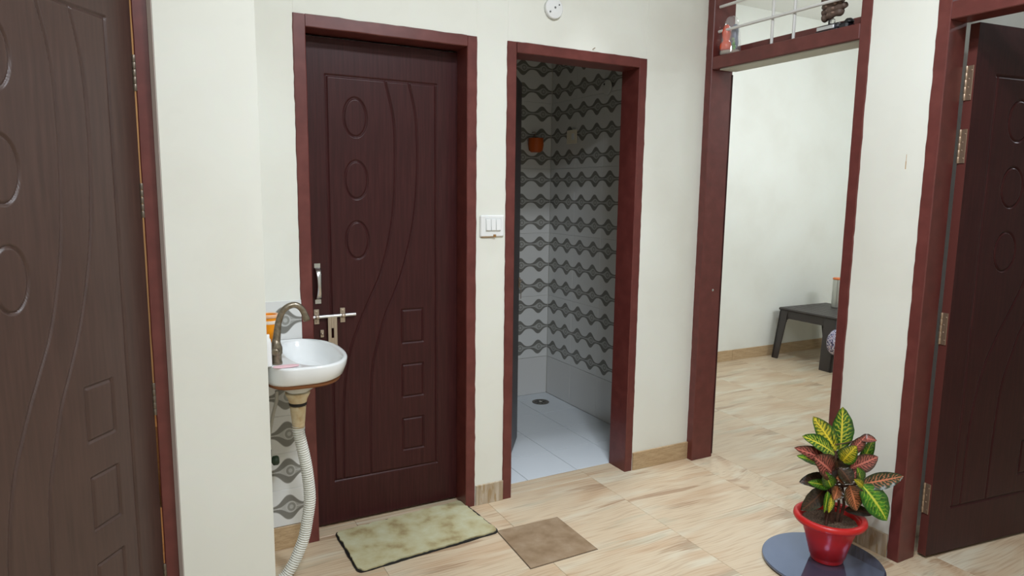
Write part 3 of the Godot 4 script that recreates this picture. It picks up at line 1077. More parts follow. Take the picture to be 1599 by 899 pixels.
	# things on the basin
	var cup := thing("orange_cup", Vector3(-0.160, H, 0.27), "bright orange plastic cup with a white band behind the tap", "cup")
	var cs := new_st()
	var cc := Vector3(-0.162, H, 0.27)
	lathe(cs, cc, [[0.0, 0.0], [0.017, 0.0], [0.018, 0.01], [0.0275, 0.085], [0.0285, 0.148], [0.0265, 0.148], [0.0245, 0.09], [0.015, 0.012], [0.0, 0.012]], 28)
	obj("body", cs, mat(col(246, 152, 10), 0.35), cup)
	var c2 := new_st()
	lathe(c2, cc, [[0.0284, 0.117], [0.0292, 0.119], [0.0293, 0.127], [0.0286, 0.129]], 28)
	obj("band", c2, mat(col(240, 226, 208), 0.4), cup)
	var c3 := new_st()
	lathe(c3, cc, [[0.0285, 0.138], [0.0315, 0.14], [0.0315, 0.148], [0.0295, 0.151], [0.026, 0.148]], 28)
	obj("rim", c3, mat(col(240, 190, 150), 0.4), cup)
	var so := thing("soap", Vector3(-0.135, H, 0.44), "flat pink bar of soap on the washbasin corner beside the tap", "soap")
	var ss := new_st()
	var srows := []
	for q in [[0.6, 0.0], [1.0, 0.0015], [1.0, 0.0035], [0.7, 0.005], [0.0, 0.0055]]:
		var rw := PackedVector3Array()
		for k in 28:
			var a := TAU * k / 28
			rw.append(Vector3(-0.14 + 0.042 * q[0] * signf(cos(a)) * pow(absf(cos(a)), 0.8), H + q[1] - 0.0005, 0.445 + 0.019 * q[0] * signf(sin(a)) * pow(absf(sin(a)), 0.8)))
		srows.append(rw)
	grid(ss, srows, true, false)
	obj("bar", ss, mat(col(236, 196, 204), 0.5), so)
	var wb := thing("white_bottle", Vector3(-0.19, H, 0.41), "small white plastic bottle at the wall side of the tap", "bottle")
	var ws := new_st()
	lathe(ws, Vector3(-0.1905, H - 0.001, 0.415), [[0.0, 0.0], [0.0105, 0.0], [0.0115, 0.004], [0.0115, 0.078], [0.009, 0.092], [0.006, 0.096], [0.006, 0.108], [0.0, 0.109]], 20)
	obj("body", ws, M.white_plastic, wb)
	# stop valve under the basin
	var v := thing("stop_valve", Vector3(-0.2, 0.43, 0.12), "dark green stop valve on the pipe under the washbasin", "valve")
	var vs := new_st()
	tube(vs, [Vector3(-0.203, 0.435, 0.12), Vector3(-0.15, 0.435, 0.12)], 0.011, 12)
	tube(vs, [Vector3(-0.158, 0.42, 0.12), Vector3(-0.158, 0.47, 0.12)], 0.009, 12)
	obj("body", vs, mat(col(96, 98, 92), 0.45, 0.6), v)
	var vk := new_st()
	var vb := Basis(Vector3(0, 1, 0), Vector3(1, 0, 0), Vector3(0, 0, -1))
	lathe(vk, Vector3(-0.15, 0.425, 0.12), [[0.008, 0.0], [0.018, 0.005], [0.019, 0.02], [0.014, 0.026], [0.0, 0.026]], 10, vb)
	obj("knob", vk, mat(col(40, 58, 36), 0.5), v)
	var vp := new_st()
	tube(vp, [Vector3(-0.158, 0.468, 0.12), Vector3(-0.157, 0.53, 0.13), Vector3(-0.145, 0.62, 0.16), Vector3(-0.135, 0.68, 0.19), Vector3(-0.135, 0.72, 0.2)], 0.0065, 10)
	obj("supply_pipe", vp, mat(col(186, 184, 176), 0.4), v)

func _ring_pt(p: Vector3, n: int) -> PackedVector3Array:
	return _point_row(p, n)

func grid_ring(st: SurfaceTool, c: Vector3, r: float, y0: float, y1: float) -> void:
	lathe(st, c, [[r + 0.004, y0], [r, y0], [r, y1], [r + 0.002, y1]], 24)

# ------------------------------------------------------------------ bathroom
func bathroom() -> void:
	var fl := thing("floor_bathroom", Vector3(1.45, 0, -0.8), "white glossy square floor tiles of the bathroom", "floor", "structure")
	var st := new_st()
	cb(st, 0.9, 2.012, -0.009, -0.0035, -1.432, -0.133, 0.0005)
	obj("bed", st, mat(col(170, 172, 170), 0.9), fl)
	var xs := [0.905, 1.12, 1.42, 1.72, 2.005]
	var zs := [-1.43, -1.32, -1.02, -0.72, -0.42, -0.134]
	for i in 4:
		for j in 5:
			var m := tile_mesh(xs[i + 1] - xs[i], zs[j + 1] - zs[j], 0.004, 0.003)
			inst("tile", m, M.bath_tile, fl, Transform3D(Basis(), Vector3((xs[i] + xs[i + 1]) / 2, -0.0003, (zs[j] + zs[j + 1]) / 2) - fl.position))
	# patterned wall tiles over a plain course
	var back := thing("trim_2", Vector3(1.5, 0, -1.43), "grey wave-and-eye patterned tiles on the rear bathroom wall", "tiles", "structure")
	var right := thing("trim_3", Vector3(2.0, 0, -0.8), "grey wave-and-eye patterned tiles on the right bathroom wall", "tiles", "structure")
	var tw := 0.31
	var th := 0.447
	var shared_b := panel(Vector3.ZERO, Vector3.RIGHT, Vector3.UP, tw - 0.0012, th - 0.001, 0.008).commit()
	var shared_r := panel(Vector3.ZERO, Vector3(0, 0, 1), Vector3.UP, tw - 0.0012, th - 0.001, 0.008).commit()
	var shared_p := panel(Vector3.ZERO, Vector3.RIGHT, Vector3.UP, tw - 0.002, 0.272, 0.008).commit()
	var shared_q := panel(Vector3.ZERO, Vector3(0, 0, 1), Vector3.UP, tw - 0.002, 0.272, 0.008).commit()
	for c in 4:
		var x := 2.003 - tw * (c + 1)
		inst("tile", shared_p, M.bath_plain, back, Transform3D(Basis(), Vector3(x, 0.001, -1.424) - back.position))
		for r in 6:
			var y := 0.2755 + th * r
			if r == 5: continue
			inst("tile", shared_b, M.motif, back, Transform3D(Basis(), Vector3(x, y, -1.424) - back.position))
	# the right wall is seen from its face: use tiles whose face looks to -x
	for c in 4:
		var z := -1.424 + tw * c
		inst("tile", shared_q, M.bath_plain, right, Transform3D(Basis(), Vector3(2.004, 0.001, z) - right.position))
		for r in 5:
			inst("tile", shared_r, M.motif, right, Transform3D(Basis(), Vector3(2.004, 0.2755 + th * r, z) - right.position))
	var cl := new_st()
	cb(cl, 0.9, 2.012, 2.53, 2.56, -1.432, -0.13, 0.001)
	var bc := obj("ceiling_bathroom", cl, M.ceiling)
	tag(bc, "low white ceiling of the bathroom", "ceiling", "structure")
	# floor drain
	var d := thing("floor_drain", Vector3(1.845, 0, -1.235), "round steel drain grating in the bathroom floor", "drain")
	var ds := new_st()
	lathe(ds, Vector3(1.845, 0, -1.235), [[0.0, 0.0], [0.058, 0.0], [0.06, 0.003], [0.05, 0.0045], [0.046, 0.002], [0.0, 0.002]], 32)
	obj("frame", ds, mat(col(120, 116, 108), 0.35, 0.9), d)
	for k in 7:
		var a := TAU * k / 7
		var s2 := new_st()
		cbox(s2, Vector3(1.845 + 0.028 * cos(a), 0.0025, -1.235 + 0.028 * sin(a)), Vector3(0.026, 0.0016, 0.007), 0.0006, Basis(Vector3.UP, -a))
		obj("slot", s2, M.black, d)
	var s3 := new_st()
	lathe(s3, Vector3(1.845, 0.0022, -1.235), [[0.0, 0.0], [0.011, 0.0], [0.010, 0.003], [0.0, 0.004]], 16)
	obj("cap", s3, mat(col(210, 208, 200), 0.3, 0.8), d)
	# orange pouch on a hook
	var o := thing("orange_mug", Vector3(1.85, 1.725, -1.38), "round orange plastic mug hanging on the rear bathroom wall", "mug")
	var os := new_st()
	lathe(os, Vector3(1.852, 1.725, -1.375), [[0.0, 0.0], [0.032, 0.0], [0.047, 0.012], [0.053, 0.05], [0.05, 0.088], [0.052, 0.093], [0.049, 0.094], [0.045, 0.085], [0.048, 0.05], [0.04, 0.012], [0.0, 0.008]], 28)
	obj("body", os, mat(col(206, 92, 22), 0.45), o)
	var ok := new_st()
	tube(ok, [Vector3(1.852, 1.86, -1.424), Vector3(1.852, 1.86, -1.39), Vector3(1.852, 1.85, -1.375), Vector3(1.852, 1.815, -1.425)], 0.004, 8)
	obj("hook", ok, M.steel_warm, o)
	# switch plate and round plate on the right bathroom wall
	var p := thing("switch_plate", Vector3(1.996, 1.82, -1.14), "small square white electric plate on the right bathroom wall", "switch plate")
	var pp := new_st()
	cb(pp, 1.986, 1.996, 1.775, 1.865, -1.2, -1.085, 0.003)
	obj("plate", pp, mat(col(240, 232, 210), 0.4), p)
	var pr := new_st()
	cb(pr, 1.982, 1.987, 1.80, 1.84, -1.135, -1.105, 0.002)
	obj("rocker", pr, M.white_plastic, p)
	var q := thing("round_plate", Vector3(1.996, 2.09, -0.765), "round white cover plate high on the right bathroom wall", "cover plate")
	var qs := new_st()
	var qb := Basis(Vector3(0, 1, 0), Vector3(-1, 0, 0), Vector3(0, 0, 1))
	lathe(qs, Vector3(1.996, 2.09, -0.765), [[0.0, 0.0], [0.046, 0.0], [0.046, 0.006], [0.04, 0.01], [0.0, 0.012]], 28, qb)
	obj("plate", qs, mat(col(214, 216, 212), 0.4), q)
	var qh := new_st()
	lathe(qh, Vector3(1.984, 2.11, -0.785), [[0.0, 0.0], [0.006, 0.0], [0.006, 0.001], [0.0, 0.0012]], 10, qb)
	obj("hole", qh, M.black, q)

# ------------------------------------------------------------------ room with the table
func bedroom() -> void:
	var tp := mat(col(58, 52, 50), 0.42)
	var t := thing("low_table", Vector3(4.75, 0, -1.18), "low dark brown plastic table against the wall seen through the doorway", "table")
	var x0 := 4.50
	var x1 := 5.12
	var z0 := -1.478
	var z1 := -0.89
	var st := new_st()
	cb(st, x0 - 0.012, x1 + 0.012, 0.432, 0.456, z0 - 0.012, z1 + 0.012, 0.008)
	obj("tabletop", st, tp, t)
	for i in 7:
		var gs := new_st()
		var gx := x0 + 0.05 + i * 0.082
		cb(gs, gx, gx + 0.066, 0.4555, 0.4575, z0 + 0.04, z1 - 0.04, 0.001)
		obj("slat", gs, tp, t)
	# aprons with an arched lower edge
	for side in 4:
		var a := Vector3.ZERO
		var ux := Vector3.RIGHT
		var len := x1 - x0
		var d := Vector3(0, 0, 0.012)
		if side == 0: a = Vector3(x0, 0, z1 - 0.012)
		if side == 1: a = Vector3(x0, 0, z0)
		if side > 1:
			ux = Vector3(0, 0, 1)
			len = z1 - z0
			d = Vector3(0.012, 0, 0)
			a = Vector3(x0 if side == 2 else x1 - 0.012, 0, z0)
		var poly := PackedVector2Array([Vector2(0, 0.435), Vector2(0, 0.33), Vector2(0.07, 0.33)])
		for k in 9:
			var s := k / 8.0
			var ang := PI * (1.0 - s * 0.5)
			poly.append(Vector2(0.105 + 0.035 * cos(ang), 0.335 + 0.03 * sin(ang)))
		for k in 9:
			var s := k / 8.0
			var ang := PI * 0.5 * (1.0 - s)
			poly.append(Vector2(len - 0.105 + 0.035 * cos(ang), 0.335 + 0.03 * sin(ang)))
		poly.append(Vector2(len - 0.07, 0.33)); poly.append(Vector2(len, 0.33)); poly.append(Vector2(len, 0.435))
		var s2 := new_st()
		prism(s2, poly, a, ux, Vector3.UP, d)
		obj("apron", s2, tp, t)
	# splayed L-section legs
	for sx in [0, 1]:
		for sz in [0, 1]:
			var s3 := new_st()
			var cx: float = x0 if sx == 0 else x1
			var cz: float = z0 if sz == 0 else z1
			var ox := -1.0 if sx == 0 else 1.0
			var oz := -1.0 if sz == 0 else 1.0
			var top := Vector3(cx, 0.44, cz)
			var bot := Vector3(cx + ox * 0.075, 0.0, cz + oz * (0.02 if sz == 1 else 0.0))
			var w0 := 0.13 if sz == 1 else 0.085
			var w1 := 0.112 if sz == 1 else 0.058
			var thk := 0.016
			for leg in 2:
				var dirw := Vector3(-ox, 0, 0) if leg == 0 else Vector3(0, 0, -oz)
				var dirt := Vector3(0, 0, -oz) if leg == 0 else Vector3(-ox, 0, 0)
				var A := [top, top + dirw * w0, top + dirw * w0 + dirt * thk, top + dirt * thk]
				var B := [bot, bot + dirw * w1, bot + dirw * w1 + dirt * thk, bot + dirt * thk]
				for k in 4:
					var k2 := (k + 1) % 4
					var c: Vector3 = (A[k] + A[k2]) / 2 - (A[0] + A[2]) / 2
					quad(s3, A[k], A[k2], B[k2], B[k], c)
				quad(s3, B[0], B[1], B[2], B[3], Vector3.DOWN)
			obj("leg", s3, tp, t)
	# steel canister with an orange lid rim
	var c := thing("steel_canister", Vector3(4.965, 0.457, -1.25), "tall steel canister with an orange rim on the low table", "canister")
	var cc := Vector3(4.967, 0.457, -1.25)
	var s4 := new_st()
	lathe(s4, cc, [[0.0, 0.0], [0.05, 0.0], [0.05, 0.008], [0.0485, 0.012], [0.0485, 0.255], [0.0, 0.255]], 32)
	obj("body", s4, mat(col(196, 196, 188), 0.3, 0.75), c)
	var s5 := new_st()
	lathe(s5, cc, [[0.0, 0.255], [0.0505, 0.255], [0.0515, 0.259], [0.0505, 0.268], [0.046, 0.27], [0.0, 0.27]], 32)
	obj("lid", s5, mat(col(226, 120, 58), 0.45), c)
	# floral bag hanging from the table corner
	var b := thing("floral_bag", Vector3(4.385, 0.17, -0.815), "round blue and white floral cloth bag hanging at the table corner", "bag")
	var fn := fbm(5, 1.0, 2)
	var fi := mk_image(128, 128, func(u: float, v: float) -> Color:
		var n := fn.get_noise_2d(u * 14.0, v * 14.0)
		var n2 := fn.get_noise_2d(u * 11.0 + 20.0, v * 11.0)
		var k := col(206, 204, 214)
		if n > 0.15: k = col(96, 92, 130)
		if n2 > 0.3: k = col(60, 58, 84)
		if n < -0.35: k = col(150, 120, 140)
		return k)
	var s6 := new_st()
	var rows := []
	var bc := Vector3(4.385, 0.275, -0.815)
	for i in 13:
		var ph := PI * i / 12.0
		var rw := PackedVector3Array()
		for k in 24:
			var an := TAU * k / 24
			rw.append(bc + Vector3(0.085 * sin(ph) * cos(an), -0.105 * cos(ph), 0.055 * sin(ph) * sin(an)))
		rows.append(rw)
	grid(s6, rows, true, false)
	obj("pouch", s6, img_mat(fi, 0.8), b)
	var s7 := new_st()
	tube(s7, [Vector3(4.385, 0.365, -0.82), Vector3(4.41, 0.41, -0.84), Vector3(4.475, 0.4655, -0.868), Vector3(4.52, 0.4665, -0.88)], 0.008, 8)
	obj("strap", s7, M.black, b)

# ------------------------------------------------------------------ ornaments on the transom
func transom_ornaments() -> void:
	var by := 2.1425
	var g := thing("glass_ornament", Vector3(XB + 0.056, by, 0.105), "clear glass ornament with orange and green filling at the left end of the transom", "ornament")
	var c := Vector3(XB + 0.056, by, 0.105)
	var glass := mat(Color(0.92, 0.94, 0.95, 0.16), 0.03)
	glass.transparency = BaseMaterial3D.TRANSPARENCY_ALPHA
	var st := new_st()
	lathe(st, c, [[0.0, 0.0], [0.05, 0.0], [0.053, 0.006], [0.052, 0.022], [0.049, 0.05], [0.046, 0.08], [0.043, 0.11], [0.037, 0.14], [0.033, 0.162], [0.026, 0.182], [0.012, 0.192], [0.0, 0.194]], 32)
	obj("shell", st, glass, g)
	var bs := new_st()
	lathe(bs, c, [[0.0, 0.001], [0.049, 0.001], [0.05, 0.02], [0.046, 0.024], [0.0, 0.024]], 28)
	obj("plinth", bs, mat(col(176, 158, 140), 0.25), g)
	# orange figure: lower and upper lobes leaning towards the left end
	var os := new_st()
	var o := c + Vector3(-0.016, 0, -0.016)
	lathe(os, o, [[0.0, 0.026], [0.022, 0.026], [0.029, 0.034], [0.03, 0.05], [0.026, 0.064], [0.017, 0.072], [0.016, 0.082], [0.02, 0.096], [0.022, 0.112], [0.019, 0.13], [0.014, 0.144], [0.008, 0.152], [0.0, 0.154]], 24)
	obj("orange_filling", os, mat(col(240, 84, 30), 0.25), g)
	var bl := new_st()
	var q := c + Vector3(0.006, 0, 0.02)
	lathe(bl, q, [[0.0, 0.03], [0.013, 0.034], [0.019, 0.06], [0.015, 0.09], [0.017, 0.115], [0.015, 0.135], [0.008, 0.15], [0.0, 0.152]], 20)
	obj("blue_filling", bl, mat(col(120, 128, 150), 0.2), g)
	for k in 5:
		var gs := new_st()
		var gp := c + Vector3(-0.012 + 0.006 * (k % 2), 0.028 + 0.012 * k, 0.034 - 0.002 * k)
		lathe(gs, gp, [[0.0, -0.008], [0.006, -0.005], [0.008, 0.0], [0.006, 0.006], [0.0, 0.009]], 12)
		obj("green_bead", gs, mat(col(96, 168, 66) if k < 3 else col(150, 176, 140), 0.3), g)
	# carved trophy
	var t := thing("carved_trophy", Vector3(XB + 0.05, by, 0.70), "small brown carved trophy on a black and silver base at the right of the transom", "trophy")
	var b1 := new_st()
	cb(b1, XB + 0.02, XB + 0.088, by, by + 0.011, 0.628, 0.735, 0.003)
	cb(b1, XB + 0.028, XB + 0.084, by + 0.01, by + 0.034, 0.637, 0.735, 0.006)
	cb(b1, XB + 0.03, XB + 0.088, by, by + 0.03, 0.73, 0.775, 0.008)
	obj("base", b1, mat(col(28, 28, 34), 0.3), t)
	var b2 := new_st()
	cb(b2, XB + 0.0155, XB + 0.0285, by + 0.009, by + 0.026, 0.638, 0.722, 0.002)
	obj("silver_plate", b2, mat(col(206, 208, 212), 0.25, 0.8), t)
	var dm := new_st()
	lathe(dm, Vector3(XB + 0.056, by + 0.028, 0.765), [[0.02, 0.0], [0.02, 0.006], [0.012, 0.016], [0.0, 0.018]], 16)
	obj("knob", dm, M.black, t)
	var rg := new_st()
	var rp := []
	for k in 21:
		var a := TAU * k / 20.0
		rp.append(Vector3(XB + 0.05, by + 0.046 + 0.011 * sin(a), 0.69 + 0.011 * cos(a)))
	tube(rg, rp, 0.0022, 8, false)
	obj("ring", rg, M.chrome, t)
	var stm := new_st()
	tube(stm, [Vector3(XB + 0.055, by + 0.03, 0.672), Vector3(XB + 0.055, by + 0.062, 0.672)], 0.006, 10)
	obj("stem", stm, M.dark, t)
	var r2 := RandomNumberGenerator.new()
	r2.seed = 4
	var carve := mat(col(96, 78, 68), 0.55)
	for row in 5:
		var s := new_st()
		var y := by + 0.068 + row * 0.0235
		var za := 0.632 if row < 4 else 0.642
		var zb := 0.735 + (0.012 if row % 2 == 1 else -0.004)
		var pts := []
		var rad := []
		for k in 13:
			var f := k / 12.0
			pts.append(Vector3(XB + 0.055 + 0.004 * sin(f * 9.0 + row), y + (0.012 * f if row > 0 else 0.016 * f), lerpf(za, zb, f)))
			rad.append((0.0155 + 0.0028 * sin(f * 17.0 + row * 2.0)) * (0.72 if k == 0 or k == 12 else 1.0))
		tube(s, pts, rad, 12)
		obj("carved_tier", s, carve, t)
	for k in 9:
		var s := new_st()
		var p := Vector3(XB + 0.042, by + 0.076 + 0.019 * (k / 2) + 0.004 * (k % 2), 0.645 + 0.04 * (k % 2) + r2.randf() * 0.03)
		lathe(s, p, [[0.0, -0.007], [0.006, -0.005], [0.008, 0.0], [0.006, 0.005], [0.0, 0.007]], 10)
		obj("carved_knob", s, mat(col(136, 112, 98), 0.5), t)

# ------------------------------------------------------------------ hall details
func hall_things() -> void:
	# switchboard
	var s := thing("switchboard", Vector3(0.834, 1.30, 0), "white switch plate with three rockers between the closed door and the bathroom", "switchboard")
	var st := new_st()
	cb(st, 0.775, 0.893, 1.252, 1.347, 0.0, 0.011, 0.004)
	obj("plate", st, M.white_plastic, s)
	var fr := new_st()
	cb(fr, 0.799, 0.876, 1.277, 1.335, 0.010, 0.0125, 0.001)
	obj("frame", fr, mat(col(214, 218, 218), 0.4), s)
	for k in 3:
		var r := new_st()
		cbox(r, Vector3(0.8125 + 0.0245 * k, 1.305, 0.0145), Vector3(0.022, 0.05, 0.006), 0.0015, Basis(Vector3.RIGHT, deg_to_rad(-5)))
		obj("rocker", r, M.white_plastic, s)
	var rn := new_st()
	cb(rn, 0.782, 0.84, 1.2495, 1.2525, 0.001, 0.008, 0.0008)
	cb(rn, 0.838, 0.852, 1.2495, 1.262, 0.0105, 0.0117, 0.0005)
	obj("rust_mark", rn, mat(col(150, 110, 62), 0.9), s)
	# round plate high on the back wall
	var q := thing("ceiling_rose", Vector3(1.13, 2.262, 0), "round white electrical rose on the wall above the bathroom door", "electrical rose")
	var qb := Basis(Vector3(1, 0, 0), Vector3(0, 0, 1), Vector3(0, -1, 0))
	var qs := new_st()
	lathe(qs, Vector3(1.13, 2.262, 0), [[0.0, 0.0], [0.045, 0.0], [0.045, 0.014], [0.041, 0.019], [0.0, 0.021]], 36, qb)
	obj("plate", qs, M.white_plastic, q)
	for h in [[-0.024, -0.018, 0.004], [0.022, 0.016, 0.0035], [0.001, 0.002, 0.005]]:
		var hs := new_st()
		lathe(hs, Vector3(1.13 + h[0], 2.262 + h[1], 0.0195), [[0.0, 0.0], [h[2], 0.0], [h[2], 0.0022], [0.0, 0.0024]], 10, qb)
		obj("screw_hole", hs, mat(col(110, 112, 110), 0.6), q)
	# nail above the bathroom door
	var nl := thing("nail", Vector3(1.35, 2.113, 0), "small nail in the wall just above the bathroom frame", "nail")
	var ns := new_st()
	tube(ns, [Vector3(1.352, 2.112, -0.002), Vector3(1.352, 2.116, 0.018)], 0.0022, 8)
	obj("shaft", ns, M.steel_warm, nl)
	# paint drip mark on the right wall
	# door mat
	var m := thing("door_mat", Vector3(0.43, 0, 0.13), "worn olive cream door mat with a frayed black rubber edge at the closed door", "door mat")
	var mn := fbm(88, 1.0, 4)
	var mo := [[0.112, -0.028], [0.72, -0.07], [0.748, 0.283], [0.118, 0.325]]
	var outline := func(inset: float, wob: float, sd: float) -> PackedVector2Array:
		var poly := PackedVector2Array()
		var ctr := Vector2(0.425, 0.127)
		var rr := 0.032
		var acc := 0.0
		for k in 4:
			var a := Vector2(mo[k][0], mo[k][1])
			var b := Vector2(mo[(k + 1) % 4][0], mo[(k + 1) % 4][1])
			var c := Vector2(mo[(k + 2) % 4][0], mo[(k + 2) % 4][1])
			var d1 := (b - a).normalized()
			var d2 := (c - b).normalized()
			var pts := []
			var cnt := 44 if k % 2 == 0 else 26
			for i in cnt + 1:
				pts.append((a + d1 * rr).lerp(b - d1 * rr, float(i) / cnt))
			for i in range(1, 6):
				var t := i / 6.0
				pts.append((b - d1 * rr).lerp(b, t).lerp(b.lerp(b + d2 * rr, t), t))
			for p in pts:
				acc += 0.17
				var qq: Vector2 = p
				var iw: Vector2 = (ctr - qq) * Vector2(1.0, 1.75)
				poly.append(qq + iw.normalized() * (inset + wob * mn.get_noise_2d(acc, sd)))
		return poly
	var back: PackedVector2Array = outline.call(0.0, 0.004, 1.0)
	var pile: PackedVector2Array = outline.call(0.009, 0.012, 5.0)
	var s1 := new_st()
	prism(s1, back, Vector3(0, 0.0002, 0), Vector3.RIGHT, Vector3(0, 0, 1), Vector3(0, 0.005, 0))
	obj("rubber_backing", s1, M.black, m)
	var pt := noise_tex(1024, 0.006, 41, [[0.0, col(150, 132, 92)], [0.3, col(178, 168, 128)], [0.5, col(186, 180, 143)], [0.7, col(190, 187, 153)], [1.0, col(198, 198, 170)]], 9)
	var pm := tri_mat(pt, Vector3(1.3, 1.3, 1.3), 0.95)
	var s2 := new_st()
	prism(s2, pile, Vector3(0, 0.0052, 0), Vector3.RIGHT, Vector3(0, 0, 1), Vector3(0, 0.0055, 0))
	obj("pile", s2, pm, m)
	# floor hatch tile
	var h := thing("floor_hatch", Vector3(0.89, 0, 0.425), "square brown tile cover let into the floor beside the door mat", "floor cover")
	var hp := PackedVector2Array([Vector2(0.741, 0.268), Vector2(1.040, 0.276), Vector2(1.040, 0.586), Vector2(0.724, 0.590)])
	var g1 := new_st()
	var ctr := Vector2(0.886, 0.43)
	var big := PackedVector2Array()
	for p in hp: big.append(ctr + (p - ctr) * 1.018)
	prism(g1, big, Vector3(0, 0.0001, 0), Vector3.RIGHT, Vector3(0, 0, 1), Vector3(0, 0.0012, 0))
	obj("joint", g1, mat(col(96, 80, 64), 0.9), h)
	var g2 := new_st()
	prism(g2, hp, Vector3(0, 0.0012, 0), Vector3.RIGHT, Vector3(0, 0, 1), Vector3(0, 0.0022, 0))
	var ht := noise_tex(256, 0.012, 51, [[0.0, col(138, 114, 88)], [0.5, col(152, 129, 103)], [1.0, col(166, 145, 120)]], 6)
	obj("cover_tile", g2, tri_mat(ht, Vector3(3.5, 3.5, 3.5), 0.24), h)
	# dark glass disc under the plant
	var d := thing("glass_disc", Vector3(1.7775, 0, 1.083), "round dark blue glass plate on the floor under the red pot", "glass plate")
	var dg := mat(col(122, 134, 164), 0.06, 0.8)
	var ds := new_st()
	lathe(ds, Vector3(1.7775, 0.006, 1.083), [[0.0, 0.0], [0.223, 0.0], [0.2255, 0.002], [0.2255, 0.008], [0.2235, 0.0105], [0.0, 0.0105]], 72)
	obj("disc", ds, dg, d)
	for k in 4:
		var a := TAU * k / 4 + 0.4
		var fs := new_st()
		lathe(fs, Vector3(1.7775 + 0.17 * cos(a), 0.0, 1.083 + 0.17 * sin(a)), [[0.0, 0.0], [0.012, 0.0], [0.012, 0.006], [0.0, 0.006]], 14)
		obj("foot", fs, M.black, d)

# ------------------------------------------------------------------ potted croton
func leaf_image(kind: int) -> Image:
	var n := fbm(300 + kind, 1.0, 3)
	return mk_image(96, 192, func(u: float, v: float) -> Color:
		# v runs along the leaf from base (0) to tip (1), u across
		var a := absf(u - 0.5) * 2.0
		var ns := n.get_noise_2d(u * 4.0, v * 6.0)
		var base := col(46, 92, 30)
		var vein := col(230, 212, 70)
		var edge := base
		var vs := 0.75
		var vw := 0.30
		if kind == 0:
			base = col(60, 112, 36)
		elif kind == 1:
			base = col(122, 62, 54); vein = col(214, 124, 108); edge = col(64, 44, 30); vs = 0.7
		elif kind == 2:
			base = col(50, 62, 36); vein = col(214, 128, 92); edge = col(44, 62, 34); vs = 0.75
		elif kind == 3:
			base = col(54, 40, 26); vein = col(92, 58, 40); edge = col(46, 46, 28); vs = 0.5
		elif kind == 4:
			base = col(72, 134, 34); vein = col(206, 206, 74); vs = 0.5; vw = 0.22
		elif kind == 5:
			base = col(112, 122, 28); vein = col(232, 208, 58); vs = 0.8; vw = 0.42
		elif kind == 6:
			base = col(120, 74, 44); vein = col(206, 124, 84); edge = col(66, 60, 36)
		var c := base.lerp(edge, smoothstep(0.3, 0.95, a))
		c = c.lerp(base.darkened(0.45), smoothstep(0.0, 0.4, ns) * 0.75)
		# side veins slanting towards the tip
		var ph := fposmod((v - a * 0.16) * 11.0 + ns * 0.5, 1.0)
		var sv := smoothstep(vw, vw * 0.3, absf(ph - 0.5)) * smoothstep(1.0, 0.55, a)
		c = c.lerp(vein, sv * vs)
		c = c.lerp(vein, smoothstep(0.13, 0.05, a))
		return c)

func plant_leaf(parent: Node3D, p0: Vector3, p1: Vector3, w: float, kind: int, nrm: Vector3, arch: float, fold := 0.25, twist := 0.0) -> void:
	var ax := p1 - p0
	var L := ax.length()
	var t := ax.normalized()
	var up := (nrm - t * nrm.dot(t)).normalized()
	var sd := t.cross(up)
	var rows := []
	var n := 15
	for i in n:
		var v := float(i) / (n - 1)
		var c := p0 + ax * v + up * (arch * L * 4.0 * v * (1.0 - v))
		var tw := twist * v
		var s2 := sd * cos(tw) + up * sin(tw)
		var u2 := up * cos(tw) - sd * sin(tw)
		var prof := pow(sin(PI * pow(v, 0.86)), 0.72) if v > 0.0 and v < 1.0 else 0.0
		prof = maxf(prof, 0.05 if v < 0.5 else 0.02)
		var row := PackedVector3Array()
		for j in 9:
			var u := (j / 8.0 - 0.5) * 2.0
			var ripple := 0.02 * w * sin(v * 26.0 + j) * absf(u)
			row.append(c + s2 * u * w * 0.5 * prof + u2 * (fold * w * 0.5 * prof * u * u + ripple))
		rows.append(row)
	var st := new_st()
	grid(st, rows, false, false)
	# give the leaf a thickness: a second skin just below
	var rows2 := []
	for r in rows:
		var q := PackedVector3Array()
		for p in r: q.append(p - up * 0.0007)
		rows2.append(q)
	grid(st, rows2, false, true)
	obj("leaf", st, M.croton[kind], parent)

